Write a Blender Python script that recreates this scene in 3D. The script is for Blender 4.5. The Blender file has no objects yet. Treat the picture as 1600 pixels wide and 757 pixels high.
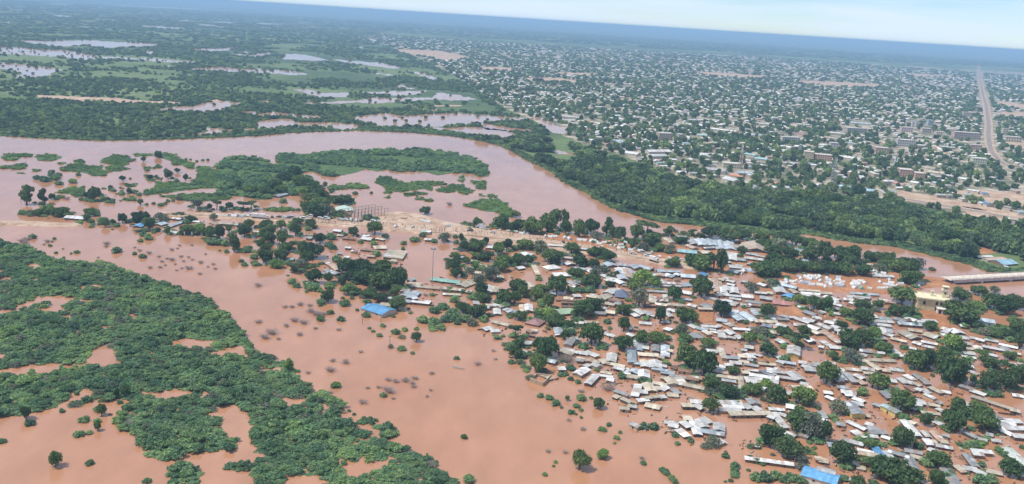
import bpy, bmesh, math, random
import numpy as np
from mathutils import Vector, Matrix
from mathutils.geometry import tessellate_polygon

random.seed(7)
RNG = np.random.default_rng(11)
scene = bpy.context.scene
COL = scene.collection

# ------------------------------------------------------------------ camera
HEIGHT = 160.0          # metres above the flood water
FOCAL = 1386.0          # pixels of a 1600 px wide frame
PITCH = math.radians(14.15)
ROLL = math.atan(0.0625)
FWD = Vector((0, math.cos(PITCH), -math.sin(PITCH)))
_r0 = Vector((1, 0, 0)); _u0 = Vector((0, math.sin(PITCH), math.cos(PITCH)))
RIGHT = math.cos(ROLL) * _r0 + math.sin(ROLL) * _u0
UP = -math.sin(ROLL) * _r0 + math.cos(ROLL) * _u0
cam_data = bpy.data.cameras.new('camera')
cam = bpy.data.objects.new('camera', cam_data)
COL.objects.link(cam)
cam.matrix_world = Matrix((
    (RIGHT.x, UP.x, -FWD.x, 0), (RIGHT.y, UP.y, -FWD.y, 0),
    (RIGHT.z, UP.z, -FWD.z, HEIGHT), (0, 0, 0, 1)))
cam_data.sensor_fit = 'HORIZONTAL'
cam_data.angle = 2 * math.atan(800.0 / FOCAL)
cam_data.clip_start = 1.0
cam_data.clip_end = 200000.0
scene.camera = cam

# ------------------------------------------------------------------ sky, sun, exposure
SUN_ELEV = math.radians(60)
SUN_AZ = math.radians(-98)      # clockwise from +Y: shadows fall across the view, to the east
world = bpy.data.worlds.new('World'); scene.world = world
world.use_nodes = True
wn = world.node_tree.nodes; wl = world.node_tree.links
wn.clear()
w_out = wn.new('ShaderNodeOutputWorld'); w_bg = wn.new('ShaderNodeBackground')
w_sky = wn.new('ShaderNodeTexSky'); w_sky.sky_type = 'NISHITA'; w_sky.sun_disc = False
w_sky.sun_elevation = SUN_ELEV; w_sky.sun_rotation = SUN_AZ
w_sky.altitude = 2000; w_sky.air_density = 1.0; w_sky.dust_density = 0.3; w_sky.ozone_density = 8.0
w_tc = wn.new('ShaderNodeTexCoord'); w_map = wn.new('ShaderNodeMapping')
w_map.inputs['Scale'].default_value = (2.6, 2.6, 26.0)
w_noise = wn.new('ShaderNodeTexNoise'); w_noise.inputs['Scale'].default_value = 2.4; w_noise.inputs['Detail'].default_value = 6
w_ramp = wn.new('ShaderNodeValToRGB')
w_ramp.color_ramp.elements[0].position = 0.33; w_ramp.color_ramp.elements[0].color = (0, 0, 0, 1)
w_ramp.color_ramp.elements[1].position = 0.62; w_ramp.color_ramp.elements[1].color = (0.85, 0.85, 0.85, 1)
w_mix = wn.new('ShaderNodeMixRGB'); w_mix.inputs['Color2'].default_value = (5.5, 6.5, 7.8, 1)
wl.new(w_tc.outputs['Generated'], w_map.inputs['Vector']); wl.new(w_map.outputs['Vector'], w_noise.inputs['Vector'])
wl.new(w_noise.outputs['Fac'], w_ramp.inputs['Fac']); wl.new(w_ramp.outputs['Color'], w_mix.inputs['Fac'])
wl.new(w_sky.outputs['Color'], w_mix.inputs['Color1']); wl.new(w_mix.outputs['Color'], w_bg.inputs['Color'])
w_bg.inputs['Strength'].default_value = 0.07
wl.new(w_bg.outputs['Background'], w_out.inputs['Surface'])

sun_data = bpy.data.lights.new('sun', 'SUN')
sun_data.energy = 2.3; sun_data.angle = math.radians(1.5); sun_data.color = (1.0, 0.95, 0.87)
sun = bpy.data.objects.new('sun', sun_data); COL.objects.link(sun)
_sd = Vector((math.sin(SUN_AZ) * math.cos(SUN_ELEV), math.cos(SUN_AZ) * math.cos(SUN_ELEV), math.sin(SUN_ELEV)))
sun.rotation_euler = _sd.to_track_quat('Z', 'Y').to_euler()
sun.location = (0, 0, 400)

scene.view_settings.view_transform = 'Standard'
scene.view_settings.look = 'None'
scene.view_settings.exposure = 1.0
scene.view_settings.gamma = 1.0
scene.view_settings.use_curve_mapping = False
scene.render.engine = 'CYCLES'
cy = scene.cycles
cy.use_denoising = True
cy.max_bounces = 5; cy.diffuse_bounces = 2; cy.glossy_bounces = 2; cy.transmission_bounces = 2
cy.volume_bounces = 0; cy.transparent_max_bounces = 4
cy.caustics_reflective = False; cy.caustics_refractive = False
cy.sample_clamp_indirect = 4.0

# ------------------------------------------------------------------ pixel <-> place
_F = np.array(FWD); _R = np.array(RIGHT); _U = np.array(UP)

def place(u, v, z=0.0):
    """the point at height z that the photograph shows at (u, v)"""
    d = _F * FOCAL + (u - 800.0) * _R - (v - 378.5) * _U
    t = (z - HEIGHT) / d[2]
    return Vector((d[0] * t, d[1] * t, z))

def places(uv, z=0.0):
    uv = np.asarray(uv, float)
    d = _F[None] * FOCAL + (uv[:, :1] - 800.0) * _R[None] - (uv[:, 1:2] - 378.5) * _U[None]
    dz = np.minimum(d[:, 2], -3.6)          # never beyond the horizon
    t = (z - HEIGHT) / dz
    return np.column_stack([d[:, 0] * t, d[:, 1] * t, np.full(len(uv), z)])

def pixels(p):
    q = np.asarray(p, float) - np.array([0, 0, HEIGHT])
    w = q @ _F
    w = np.where(w < 1, 1, w)
    return np.column_stack([800 + FOCAL * (q @ _R) / w, 378.5 - FOCAL * (q @ _U) / w])

def metres_per_px(p):
    q = np.array(p) - np.array([0, 0, HEIGHT])
    return float(q @ _F) / FOCAL

def inside(poly, pts):
    poly = np.asarray(poly, float); x, y = pts[:, 0], pts[:, 1]
    r = np.zeros(len(pts), bool)
    n = len(poly); j = n - 1
    for i in range(n):
        xi, yi = poly[i]; xj, yj = poly[j]
        c = (yi > y) != (yj > y)
        if c.any():
            xx = (xj - xi) * (y - yi) / ((yj - yi) if yj != yi else 1e-9) + xi
            r ^= c & (x < xx)
        j = i
    return r

def inside_any(polys, pts):
    r = np.zeros(len(pts), bool)
    for p in polys:
        r |= inside(p, pts)
    return r

def vnoise(x, seed):
    """smooth 1-d value noise in -1..1"""
    g = np.random.default_rng(seed).uniform(-1, 1, 4096)
    i = np.floor(x).astype(int); f = x - i; f = f * f * (3 - 2 * f)
    return g[i % 4096] * (1 - f) + g[(i + 1) % 4096] * f

def noise2(x, y, seed):
    g = np.random.default_rng(seed).uniform(0, 1, (256, 256))
    xi = np.floor(x).astype(int); yi = np.floor(y).astype(int)
    fx = x - xi; fy = y - yi; fx = fx * fx * (3 - 2 * fx); fy = fy * fy * (3 - 2 * fy)
    a = g[xi % 256, yi % 256]; b = g[(xi + 1) % 256, yi % 256]; c = g[xi % 256, (yi + 1) % 256]; d = g[(xi + 1) % 256, (yi + 1) % 256]
    return (a * (1 - fx) + b * fx) * (1 - fy) + (c * (1 - fx) + d * fx) * fy

def fbm2(x, y, seed):
    return (noise2(x, y, seed) + 0.5 * noise2(x * 2.1, y * 2.1, seed + 1) + 0.25 * noise2(x * 4.3, y * 4.3, seed + 2)) / 1.75

def ragged(poly, step=4.0, ax=2.0, ay=0.8, seed=1, closed=True):
    poly = [tuple(map(float, p)) for p in poly]
    out = []
    n = len(poly)
    for i in range(n if closed else n - 1):
        a = poly[i]; b = poly[(i + 1) % n]
        L = math.hypot(b[0] - a[0], (b[1] - a[1]) * 2)
        k = max(1, int(L / step))
        for s in range(k):
            t = s / k
            out.append((a[0] + (b[0] - a[0]) * t, a[1] + (b[1] - a[1]) * t))
    if not closed:
        out.append(poly[-1])
    out = np.array(out)
    s = np.arange(len(out), dtype=float)
    for o, amp in ((0.23, 0.6), (0.61, 0.4), (1.0, 0.3)):
        out[:, 0] += ax * amp * vnoise(s * o, seed * 7 + int(o * 100))
        out[:, 1] += ay * amp * vnoise(s * o + 50, seed * 13 + int(o * 100))
    return out

# ------------------------------------------------------------------ object helpers
def link(name, mesh, parent=None, mat=None):
    o = bpy.data.objects.new(name, mesh)
    COL.objects.link(o)
    if parent is not None:
        o.parent = parent
    if mat is not None and mesh is not None and not mesh.materials:
        mesh.materials.append(mat)
    return o

def empty(name, loc, rz=0.0):
    o = bpy.data.objects.new(name, None)
    o.empty_display_size = 0.5
    COL.objects.link(o)
    o.location = loc; o.rotation_euler = (0, 0, rz)
    return o

def tag(o, label=None, category=None, group=None, kind=None):
    if label: o['label'] = label
    if category: o['category'] = category
    if group: o['group'] = group
    if kind: o['kind'] = kind
    return o

def mesh_from(name, verts, faces, mat=None, cols=None, smooth=False):
    me = bpy.data.meshes.new(name)
    me.from_pydata([tuple(v) for v in verts], [], faces)
    if cols is not None:
        a = me.color_attributes.new('col', 'FLOAT_COLOR', 'CORNER')
        buf = []
        for f, c in zip(faces, cols):
            buf.extend(list(c[:3]) + [1.0] for _ in f)
        a.data.foreach_set('color', np.array(buf, np.float32).ravel())
    if smooth:
        me.polygons.foreach_set('use_smooth', np.ones(len(me.polygons), bool))
    if mat is not None:
        me.materials.append(mat)
    me.update()
    return me

class Geo:
    """collects quads and boxes with a colour per face"""
    def __init__(self): self.v = []; self.f = []; self.c = []
    def face(self, pts, col=(1, 1, 1)):
        n = len(self.v); self.v.extend(pts); self.f.append(tuple(range(n, n + len(pts)))); self.c.append(col)
    def box(self, x0, x1, y0, y1, z0, z1, col=(1, 1, 1), bottom=False):
        n = len(self.v)
        self.v += [(x0, y0, z0), (x1, y0, z0), (x1, y1, z0), (x0, y1, z0), (x0, y0, z1), (x1, y0, z1), (x1, y1, z1), (x0, y1, z1)]
        fs = [(4, 5, 6, 7), (0, 1, 5, 4), (1, 2, 6, 5), (2, 3, 7, 6), (3, 0, 4, 7)] + ([(3, 2, 1, 0)] if bottom else [])
        for f in fs:
            self.f.append(tuple(n + i for i in f)); self.c.append(col)
    def bar(self, a, b, r0, r1=None, n=5, col=(1, 1, 1)):
        r1 = r0 if r1 is None else r1
        a = Vector(a); b = Vector(b); d = (b - a).normalized()
        e = d.cross(Vector((0, 0, 1)) if abs(d.z) < 0.95 else Vector((1, 0, 0))).normalized(); g = d.cross(e)
        k = len(self.v)
        for p, r in ((a, r0), (b, r1)):
            for i in range(n):
                t = 2 * math.pi * i / n
                self.v.append(tuple(p + e * (r * math.cos(t)) + g * (r * math.sin(t))))
        for i in range(n):
            j = (i + 1) % n
            self.f.append((k + i, k + j, k + n + j, k + n + i)); self.c.append(col)
        self.f.append(tuple(k + n + i for i in range(n))); self.c.append(col)
    def mesh(self, name, mat, smooth=False):
        return mesh_from(name, self.v, self.f, mat, self.c, smooth)

# ------------------------------------------------------------------ materials
def new_mat(name):
    m = bpy.data.materials.new(name); m.use_nodes = True
    nt = m.node_tree
    return m, nt, nt.nodes['Principled BSDF']

def noise_node(nt, scale, detail=4, rough=0.55, coord='Object', squash=None):
    tc = nt.nodes.new('ShaderNodeTexCoord'); n = nt.nodes.new('ShaderNodeTexNoise')
    n.inputs['Scale'].default_value = scale; n.inputs['Detail'].default_value = detail; n.inputs['Roughness'].default_value = rough
    if squash:
        mp = nt.nodes.new('ShaderNodeMapping'); mp.inputs['Scale'].default_value = squash
        nt.links.new(tc.outputs[coord], mp.inputs['Vector']); nt.links.new(mp.outputs['Vector'], n.inputs['Vector'])
    else:
        nt.links.new(tc.outputs[coord], n.inputs['Vector'])
    return n

def ramp_node(nt, fac, stops):
    r = nt.nodes.new('ShaderNodeValToRGB')
    el = r.color_ramp.elements
    while len(el) > 1:
        el.remove(el[-1])
    el[0].position = stops[0][0]; el[0].color = (*stops[0][1], 1)
    for p, c in stops[1:]:
        e = el.new(p); e.color = (*c, 1)
    nt.links.new(fac, r.inputs['Fac'])
    return r

def mul_node(nt, a, b, fac=1.0, mode='MULTIPLY'):
    m = nt.nodes.new('ShaderNodeMixRGB'); m.blend_type = mode
    m.inputs['Fac'].default_value = fac
    nt.links.new(a, m.inputs['Color1'])
    if isinstance(b, tuple): m.inputs['Color2'].default_value = (*b, 1)
    else: nt.links.new(b, m.inputs['Color2'])
    return m

def noisy_mat(name, stops, scale, detail=5, rough=0.9, spec=0.2, fine=None, coord='Object'):
    m, nt, b = new_mat(name)
    n = noise_node(nt, scale, detail, 0.6, coord)
    r = ramp_node(nt, n.outputs['Fac'], stops)
    out = r.outputs['Color']
    if fine:
        n2 = noise_node(nt, fine, 4, 0.6, coord)
        r2 = ramp_node(nt, n2.outputs['Fac'], [(0.3, (0.72, 0.72, 0.72)), (0.7, (1.2, 1.2, 1.2))])
        out = mul_node(nt, out, r2.outputs['Color']).outputs['Color']
    nt.links.new(out, b.inputs['Base Color'])
    b.inputs['Roughness'].default_value = rough
    b.inputs['Specular IOR Level'].default_value = spec
    return m

def tinted_mat(name, noise_scale=0.6, lo=0.72, hi=1.15, rough=0.6, spec=0.3, metal=0.0):
    """the colour comes from each face, a little stained"""
    m, nt, b = new_mat(name)
    at = nt.nodes.new('ShaderNodeAttribute'); at.attribute_name = 'col'
    n = noise_node(nt, noise_scale, 4, 0.65)
    r = ramp_node(nt, n.outputs['Fac'], [(0.32, (lo, lo * 0.97, lo * 0.93)), (0.66, (hi, hi, hi))])
    mm = mul_node(nt, at.outputs['Color'], r.outputs['Color'])
    nt.links.new(mm.outputs['Color'], b.inputs['Base Color'])
    b.inputs['Roughness'].default_value = rough; b.inputs['Specular IOR Level'].default_value = spec; b.inputs['Metallic'].default_value = metal
    return m

def leaf_mat(name, greens, trans=0.3):
    m, nt, b = new_mat(name)
    oi = nt.nodes.new('ShaderNodeObjectInfo')
    k = len(greens)
    r = ramp_node(nt, oi.outputs['Random'], [((i + 0.5) / k, g) for i, g in enumerate(greens)])
    at = nt.nodes.new('ShaderNodeAttribute'); at.attribute_name = 'col'
    mm = mul_node(nt, r.outputs['Color'], at.outputs['Color'])
    geo = nt.nodes.new('ShaderNodeNewGeometry'); pn = nt.nodes.new('ShaderNodeTexNoise')     # stands of paler and darker growth
    pn.inputs['Scale'].default_value = 0.028; pn.inputs['Detail'].default_value = 3
    nt.links.new(geo.outputs['Position'], pn.inputs['Vector'])
    pr = ramp_node(nt, pn.outputs['Fac'], [(0.34, (0.72, 0.76, 0.82)), (0.5, (1.0, 1.0, 1.0)), (0.66, (1.30, 1.24, 1.06))])
    mm = mul_node(nt, mm.outputs['Color'], pr.outputs['Color'])
    nt.nodes.remove(b)
    d = nt.nodes.new('ShaderNodeBsdfDiffuse'); t = nt.nodes.new('ShaderNodeBsdfTranslucent'); mx = nt.nodes.new('ShaderNodeMixShader')
    mx.inputs['Fac'].default_value = trans
    nt.links.new(mm.outputs['Color'], d.inputs['Color']); nt.links.new(mm.outputs['Color'], t.inputs['Color'])
    nt.links.new(d.outputs['BSDF'], mx.inputs[1]); nt.links.new(t.outputs['BSDF'], mx.inputs[2])
    nt.links.new(mx.outputs['Shader'], nt.nodes['Material Output'].inputs['Surface'])
    return m

M = {}
M['leaf'] = leaf_mat('leaf_dark', [(0.079, 0.141, 0.064), (0.113, 0.183, 0.075), (0.162, 0.237, 0.089), (0.073, 0.122, 0.066), (0.118, 0.179, 0.076)])
M['leaf_bush'] = leaf_mat('leaf_bush', [(0.146, 0.25, 0.145), (0.186, 0.312, 0.163), (0.235, 0.36, 0.166), (0.133, 0.219, 0.132), (0.246, 0.356, 0.164)])
M['leaf_light'] = leaf_mat('leaf_light', [(0.19, 0.3, 0.1), (0.22, 0.33, 0.11), (0.165, 0.265, 0.095)])
M['leaf_grey'] = leaf_mat('leaf_grey', [(0.188, 0.222, 0.161), (0.215, 0.235, 0.188), (0.161, 0.201, 0.148)])
M['leaf_far'] = leaf_mat('leaf_far', [(0.086, 0.148, 0.082), (0.142, 0.224, 0.102), (0.094, 0.149, 0.086), (0.251, 0.354, 0.142), (0.175, 0.248, 0.117)])
M['twig'] = noisy_mat('dead_twigs', [(0.3, (0.27, 0.21, 0.185)), (0.7, (0.40, 0.33, 0.295))], 1.5)
M['bark'] = noisy_mat('bark', [(0.3, (0.09, 0.065, 0.05)), (0.7, (0.18, 0.14, 0.11))], 2.0)
M['roof'] = tinted_mat('roof_sheet', 0.55, 0.70, 1.12, 0.5, 0.35, 0.1)
M['wall'] = tinted_mat('wall_paint', 0.8, 0.75, 1.08, 0.9, 0.15)
M['dark'] = noisy_mat('dark_opening', [(0.3, (0.03, 0.028, 0.026)), (0.7, (0.06, 0.055, 0.05))], 2.0, rough=0.6)
M['canvas'] = tinted_mat('tent_canvas', 0.9, 0.85, 1.05, 0.8, 0.2)
M['paint'] = tinted_mat('vehicle_paint', 0.7, 0.9, 1.05, 0.35, 0.5)
M['concrete'] = tinted_mat('concrete', 0.35, 0.7, 1.1, 0.9, 0.2)
M['steel'] = tinted_mat('steel', 0.8, 0.85, 1.1, 0.5, 0.4, 0.3)
M['tyre'] = noisy_mat('tyre_rubber', [(0.3, (0.02, 0.02, 0.02)), (0.7, (0.035, 0.035, 0.035))], 3)

# flood water: silt in suspension under a barely rippled surface
def water_mat(name, a, b_, c, ripple=0.05):
    m, nt, b = new_mat(name)
    n = noise_node(nt, 0.006, 6, 0.6, 'Object', (1, 0.55, 1))
    r = ramp_node(nt, n.outputs['Fac'], [(0.30, a), (0.52, b_), (0.72, c)])
    n3 = noise_node(nt, 0.05, 5, 0.6, 'Object', (1.3, 0.6, 1))
    r3 = ramp_node(nt, n3.outputs['Fac'], [(0.28, (0.86, 0.85, 0.84)), (0.72, (1.10, 1.11, 1.12))])
    mm = mul_node(nt, r.outputs['Color'], r3.outputs['Color'])
    nt.links.new(mm.outputs['Color'], b.inputs['Base Color'])
    n4 = noise_node(nt, 0.011, 6, 0.65, 'Object', (1.2, 0.5, 1)); r4 = ramp_node(nt, n4.outputs['Fac'], [(0.35, (0.05, 0.05, 0.05)), (0.65, (0.18, 0.18, 0.18))])
    nt.links.new(r4.outputs['Color'], b.inputs['Roughness'])
    b.inputs['IOR'].default_value = 1.46
    b.inputs['Specular IOR Level'].default_value = 0.62
    n2 = noise_node(nt, 0.35, 4, 0.6, 'Object', (0.8, 1.2, 1))
    bp = nt.nodes.new('ShaderNodeBump'); bp.inputs['Strength'].default_value = ripple; bp.inputs['Distance'].default_value = 0.35
    nt.links.new(n2.outputs['Fac'], bp.inputs['Height']); nt.links.new(bp.outputs['Normal'], b.inputs['Normal'])
    return m
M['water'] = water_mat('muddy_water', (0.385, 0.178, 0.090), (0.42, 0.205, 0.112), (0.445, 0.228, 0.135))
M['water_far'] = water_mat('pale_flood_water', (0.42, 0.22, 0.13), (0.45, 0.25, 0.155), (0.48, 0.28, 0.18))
M['sand'] = noisy_mat('sandy_soil', [(0.30, (0.30, 0.185, 0.12)), (0.5, (0.45, 0.315, 0.225)), (0.70, (0.57, 0.44, 0.34))], 0.06, 9, fine=0.35)
M['mud'] = noisy_mat('red_mud', [(0.3, (0.30, 0.125, 0.055)), (0.55, (0.40, 0.185, 0.09)), (0.75, (0.48, 0.26, 0.15))], 0.06, 7, fine=0.7)
M['asphalt'] = noisy_mat('worn_asphalt', [(0.3, (0.21, 0.18, 0.16)), (0.7, (0.31, 0.265, 0.235))], 0.08, 6, fine=0.8)
M['grass'] = noisy_mat('rank_grass', [(0.3, (0.045, 0.085, 0.030)), (0.6, (0.085, 0.14, 0.045)), (0.8, (0.16, 0.17, 0.07))], 0.12, 6, fine=0.9)
M['city'] = noisy_mat('city_soil', [(0.36, (0.085, 0.11, 0.06)), (0.48, (0.20, 0.18, 0.12)), (0.62, (0.50, 0.42, 0.33))], 0.03, 9)
M['ground'] = noisy_mat('scrub_ground', [(0.32, (0.040, 0.066, 0.032)), (0.46, (0.075, 0.115, 0.045)), (0.54, (0.125, 0.175, 0.065)), (0.64, (0.17, 0.20, 0.085)), (0.74, (0.28, 0.25, 0.15))], 0.0016, 14, fine=0.05)

# ------------------------------------------------------------------ the land and the water, read off the photograph
def zoomed(ox, oy, s, text):
    n = [float(t) for t in text.replace(',', ' ').split()]
    return [(ox + n[i] / s, oy + n[i + 1] / s) for i in range(0, len(n), 2)]

def sheet(name, uv, z, mat, kind='structure', skirt=0.0, world_pts=None):
    pts = places(uv, z) if world_pts is None else np.asarray(world_pts, float)
    vs = [Vector(p) for p in pts]
    tris = tessellate_polygon([vs])
    verts = [tuple(p) for p in pts]; faces = []
    for t in tris:
        a, b, c = (vs[i] for i in t)
        cr = (b - a).cross(c - a).z
        if abs(cr) < 1e-9: continue
        faces.append(tuple(t) if cr > 0 else (t[0], t[2], t[1]))
    if skirt > 0:
        n = len(verts)
        cen = pts.mean(axis=0)
        prev = np.roll(pts, 1, 0); nxt = np.roll(pts, -1, 0)
        d = nxt - prev; nor = np.column_stack([d[:, 1], -d[:, 0]]); nor /= np.maximum(np.linalg.norm(nor, axis=1, keepdims=True), 1e-6)
        area = np.sum(pts[:, 0] * nxt[:, 1] - nxt[:, 0] * pts[:, 1])
        if area < 0: nor = -nor
        low = pts.copy(); low[:, :2] += nor * skirt * 2.2; low[:, 2] = z - skirt
        verts += [tuple(p) for p in low]
        for i in range(n):
            j = (i + 1) % n
            faces.append((i, n + i, n + j, j) if area > 0 else (j, n + j, n + i, i))
    me = mesh_from(name, verts, faces, mat)
    o = link(name, me)
    tag(o, kind=kind)
    return o

FAR = 45000.0
GZ = -0.3
ground = link('ground', mesh_from('ground', [(-FAR, -600, GZ), (FAR, -600, GZ), (FAR, FAR, GZ), (-FAR, FAR, GZ)], [(0, 1, 2, 3)], M['ground']))
tag(ground, kind='structure')

BANK = [(-420, 206), (-200, 208), (0, 213), (60, 216), (150, 220), (250, 219), (350, 215), (400, 213), (455, 208), (515, 206), (560, 204), (640, 207), (700, 212),
        (745, 219), (780, 227), (800, 236), (825, 250), (850, 263), (872, 274), (885, 287), (920, 303), (950, 322), (985, 335), (1020, 345), (1060, 350),
        (1085, 352), (1110, 354), (1170, 364), (1220, 369), (1262, 366), (1300, 374), (1350, 381), (1400, 386), (1450, 397), (1490, 408), (1525, 415), (1545, 424), (1565, 427), (1640, 431), (1800, 446), (2100, 470)]
bank = ragged(BANK, 5, 2.0, 0.9, 3, closed=False)
flood_uv = bank
fp = places(flood_uv, 0.0)
flood_pts = np.vstack([fp, [[900, -300, 0], [-900, -300, 0]]])
flood = sheet('flood_water', None, 0.0, M['water'], world_pts=flood_pts)

Z1 = lambda t: zoomed(0, 0, 3.0275, t)
Z2 = lambda t: zoomed(400, 0, 3.0275, t)
WATERS = [
    Z1('0 295 120 305 180 318 260 322 300 332 240 345 240 358 150 365 100 372 65 368 105 352 60 335 0 325'),
    Z1('60 188 200 195 400 190 560 200 760 208 740 218 560 222 540 235 420 215 300 222 160 212 120 205'),
    Z1('0 222 100 225 200 235 300 235 380 250 480 265 560 270 620 275 720 275 840 290 940 290 940 300 760 292 640 287 560 280 400 285 280 270 160 265 60 258 0 255'),
    Z1('240 70 300 72 360 78 340 84 260 82'), Z1('660 118 740 124 870 132 860 140 700 132'), Z1('350 124 420 126 420 131 352 130'),
    Z1('1015 102 1110 105 1110 112 1020 109'), Z1('30 32 65 32 65 40 30 40'), Z1('80 35 100 36 98 41 80 41'), Z1('0 74 12 75 10 80 0 80'), Z1('20 106 46 107 46 113 20 112'),
    Z1('72 108 115 110 112 115 74 114'), Z1('122 82 156 84 154 90 126 90'), Z1('530 24 640 28 800 36 940 42 940 46 800 42 640 34 530 29'),
    Z1('230 16 330 22 328 27 232 22'), Z1('848 94 890 97 888 102 850 100'), Z1('905 108 990 116 1060 128 1050 132 980 124 905 114'),
    Z1('720 520 820 505 900 505 960 490 1040 475 1100 485 1160 485 1120 505 1060 525 960 532 860 530 760 528'),
    Z1('980 605 1100 615 1211 605 1211 618 1100 622 1050 632 900 640 740 640 730 632 870 635 980 625'),
    Z1('890 325 1000 318 1100 322 1211 330 1211 342 1100 340 1020 338 900 335'),
    Z1('780 230 880 232 1000 232 1080 225 1150 228 1040 245 900 238'), Z1('1090 257 1211 260 1211 270 1100 264'),
    Z1('1140 245 1211 248 1211 254 1150 251'), Z1('680 240 735 244 720 262 690 256'), Z1('780 312 825 314 815 320 785 320'),
    Z1('1110 530 1211 528 1211 545 1150 540'), Z1('470 486 490 486 490 494 468 492'),
    Z2('0 322 40 330 110 332 180 338 250 352 180 358 110 350 40 348 0 350'),
    Z2('140 255 220 258 270 268 340 285 300 290 200 285 130 280'), Z2('0 255 70 252 70 260 30 270 0 272'),
    Z2('360 283 480 290 600 300 690 320 660 326 560 315 440 300'), Z2('720 335 800 350 870 378 830 385 780 360'),
    Z2('160 420 260 425 300 440 420 440 470 452 400 462 300 462 230 440'),
    Z2('490 440 560 435 700 432 820 430 760 445 700 455 600 450'),
    Z2('200 490 300 485 440 478 560 462 700 465 830 462 860 440 960 450 1040 470 960 478 840 472 700 480 560 492 480 485 320 495 230 500'),
    Z2('700 497 780 500 740 508 705 505'), Z2('770 515 860 520 830 527 775 523'), Z2('0 476 60 478 120 484 60 490 0 488'),
    Z2('430 560 520 545 620 535 700 550 830 540 960 535 1090 545 1211 555 1211 575 1100 580 1000 590 900 600 800 600 700 600 600 600 560 590 500 580'),
    Z2('0 540 80 530 200 545 300 548 370 560 280 566 150 555 60 552 0 556'),
    Z2('0 580 60 565 150 562 200 580 360 580 480 590 560 610 500 625 420 615 340 605 150 600 60 612 0 615'),
    Z2('790 605 900 605 1000 600 1100 605 1211 625 1211 660 1100 650 980 640 900 630 830 615'),
    Z2('340 206 400 207 400 212 345 211'), Z2('0 110 60 111 130 116 130 120 60 118 0 116'), Z2('540 346 600 348 660 354 620 357 560 352'), Z2('475 222 520 222 515 228 480 227'),
    Z2('660 412 690 395 710 410 760 418 740 424 680 420'), Z2('570 392 630 394 626 400 575 398'),
    zoomed(800, 160, 6.31, '0 145 160 150 330 155 320 185 200 170 60 185 0 185'),
    zoomed(800, 160, 6.31, '260 200 330 185 410 200 400 225 500 240 550 290 560 318 480 312 400 310 330 260 270 235'),
    zoomed(800, 160, 6.31, '390 480 480 475 560 500 640 495 660 510 560 520 470 512'),
    zoomed(800, 160, 6.31, '0 305 70 315 60 330 0 322'),
    [(740, 190), (770, 195), (800, 200), (830, 203), (835, 206), (800, 206), (760, 203)],
]
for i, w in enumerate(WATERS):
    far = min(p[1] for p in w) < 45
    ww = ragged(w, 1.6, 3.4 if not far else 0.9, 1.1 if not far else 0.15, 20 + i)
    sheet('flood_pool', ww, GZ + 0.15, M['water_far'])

# sandy and bare ground beyond the river
CITY = [(520, 47), (620, 56), (760, 66), (900, 74), (1100, 85), (1300, 97), (1460, 106), (1600, 113), (2000, 138), (2000, 400), (1600, 362), (1560, 356), (1480, 332), (1400, 311), (1330, 306),
        (1250, 302), (1150, 292), (1080, 280), (1020, 262), (960, 240), (900, 222), (860, 200), (790, 170), (760, 150), (700, 112), (640, 84), (560, 60)]
city_ground = sheet('city_ground', ragged(CITY, 8, 8, 2.2, 90), GZ + 0.08, M['city'])
FIELDS = [[(610, 77), (650, 78), (690, 80), (736, 90), (700, 95), (650, 87)], [(740, 104), (800, 106), (802, 111), (760, 111)], [(1240, 126), (1300, 128), (1378, 132), (1370, 137), (1300, 136), (1262, 132)],
          [(1085, 112), (1140, 115), (1196, 119), (1190, 123), (1130, 120), (1090, 116)], [(1408, 114), (1440, 116), (1492, 119), (1490, 121), (1440, 120)], [(1556, 158), (1600, 163), (1640, 168), (1640, 174), (1600, 171), (1560, 164)],
          [(1560, 175), (1600, 176), (1640, 180), (1600, 184), (1562, 182)], [(800, 122), (860, 122), (905, 126), (860, 130)], [(866, 113), (930, 115), (928, 118), (880, 118)],
          [(1480, 300), (1520, 296), (1560, 300), (1620, 305), (1640, 318), (1590, 322), (1540, 318), (1500, 310)], [(1405, 298), (1440, 303), (1480, 311), (1540, 322), (1600, 336), (1600, 344), (1540, 334), (1470, 320), (1420, 312), (1395, 306)],
          [(1500, 322), (1530, 326), (1580, 345), (1560, 352), (1520, 342)], [(1565, 222), (1600, 222), (1640, 226), (1640, 236), (1590, 232)], [(960, 155), (985, 153), (990, 157), (962, 159)], [(834, 122), (850, 123), (848, 128), (832, 127)],
          [(1078, 300), (1090, 296), (1092, 304), (1080, 308)], [(1022, 282), (1034, 276), (1040, 284), (1028, 288)], [(940, 252), (958, 250), (955, 258), (942, 258)], [(900, 266), (930, 270), (926, 276), (905, 274)],
          [(1240, 344), (1275, 348), (1310, 356), (1300, 362), (1262, 356)], [(1522, 388), (1545, 386), (1560, 395), (1530, 398)]]
for i, f in enumerate(FIELDS):
    thin = f[0][1] < 130
    sheet('bare_field', ragged(f, 3, 1.5, 0.25 if thin else 0.6, 120 + i), GZ + 0.16, M['sand'] if i not in (15, 16, 17, 18, 19, 20) else M['mud'])
SANDBARS = [Z1('175 450 300 455 420 460 560 465 640 475 760 480 870 485 860 497 700 492 560 490 480 480 400 487 330 480 250 468 180 462'), Z1('1000 475 1040 468 1045 480 1010 484'), Z2('830 498 970 498 970 504 840 505')]
for i, f in enumerate(SANDBARS):
    sheet('sand_bar', ragged(f, 3, 1.5, 0.4, 160 + i), GZ + 0.2, M['sand'])

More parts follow.
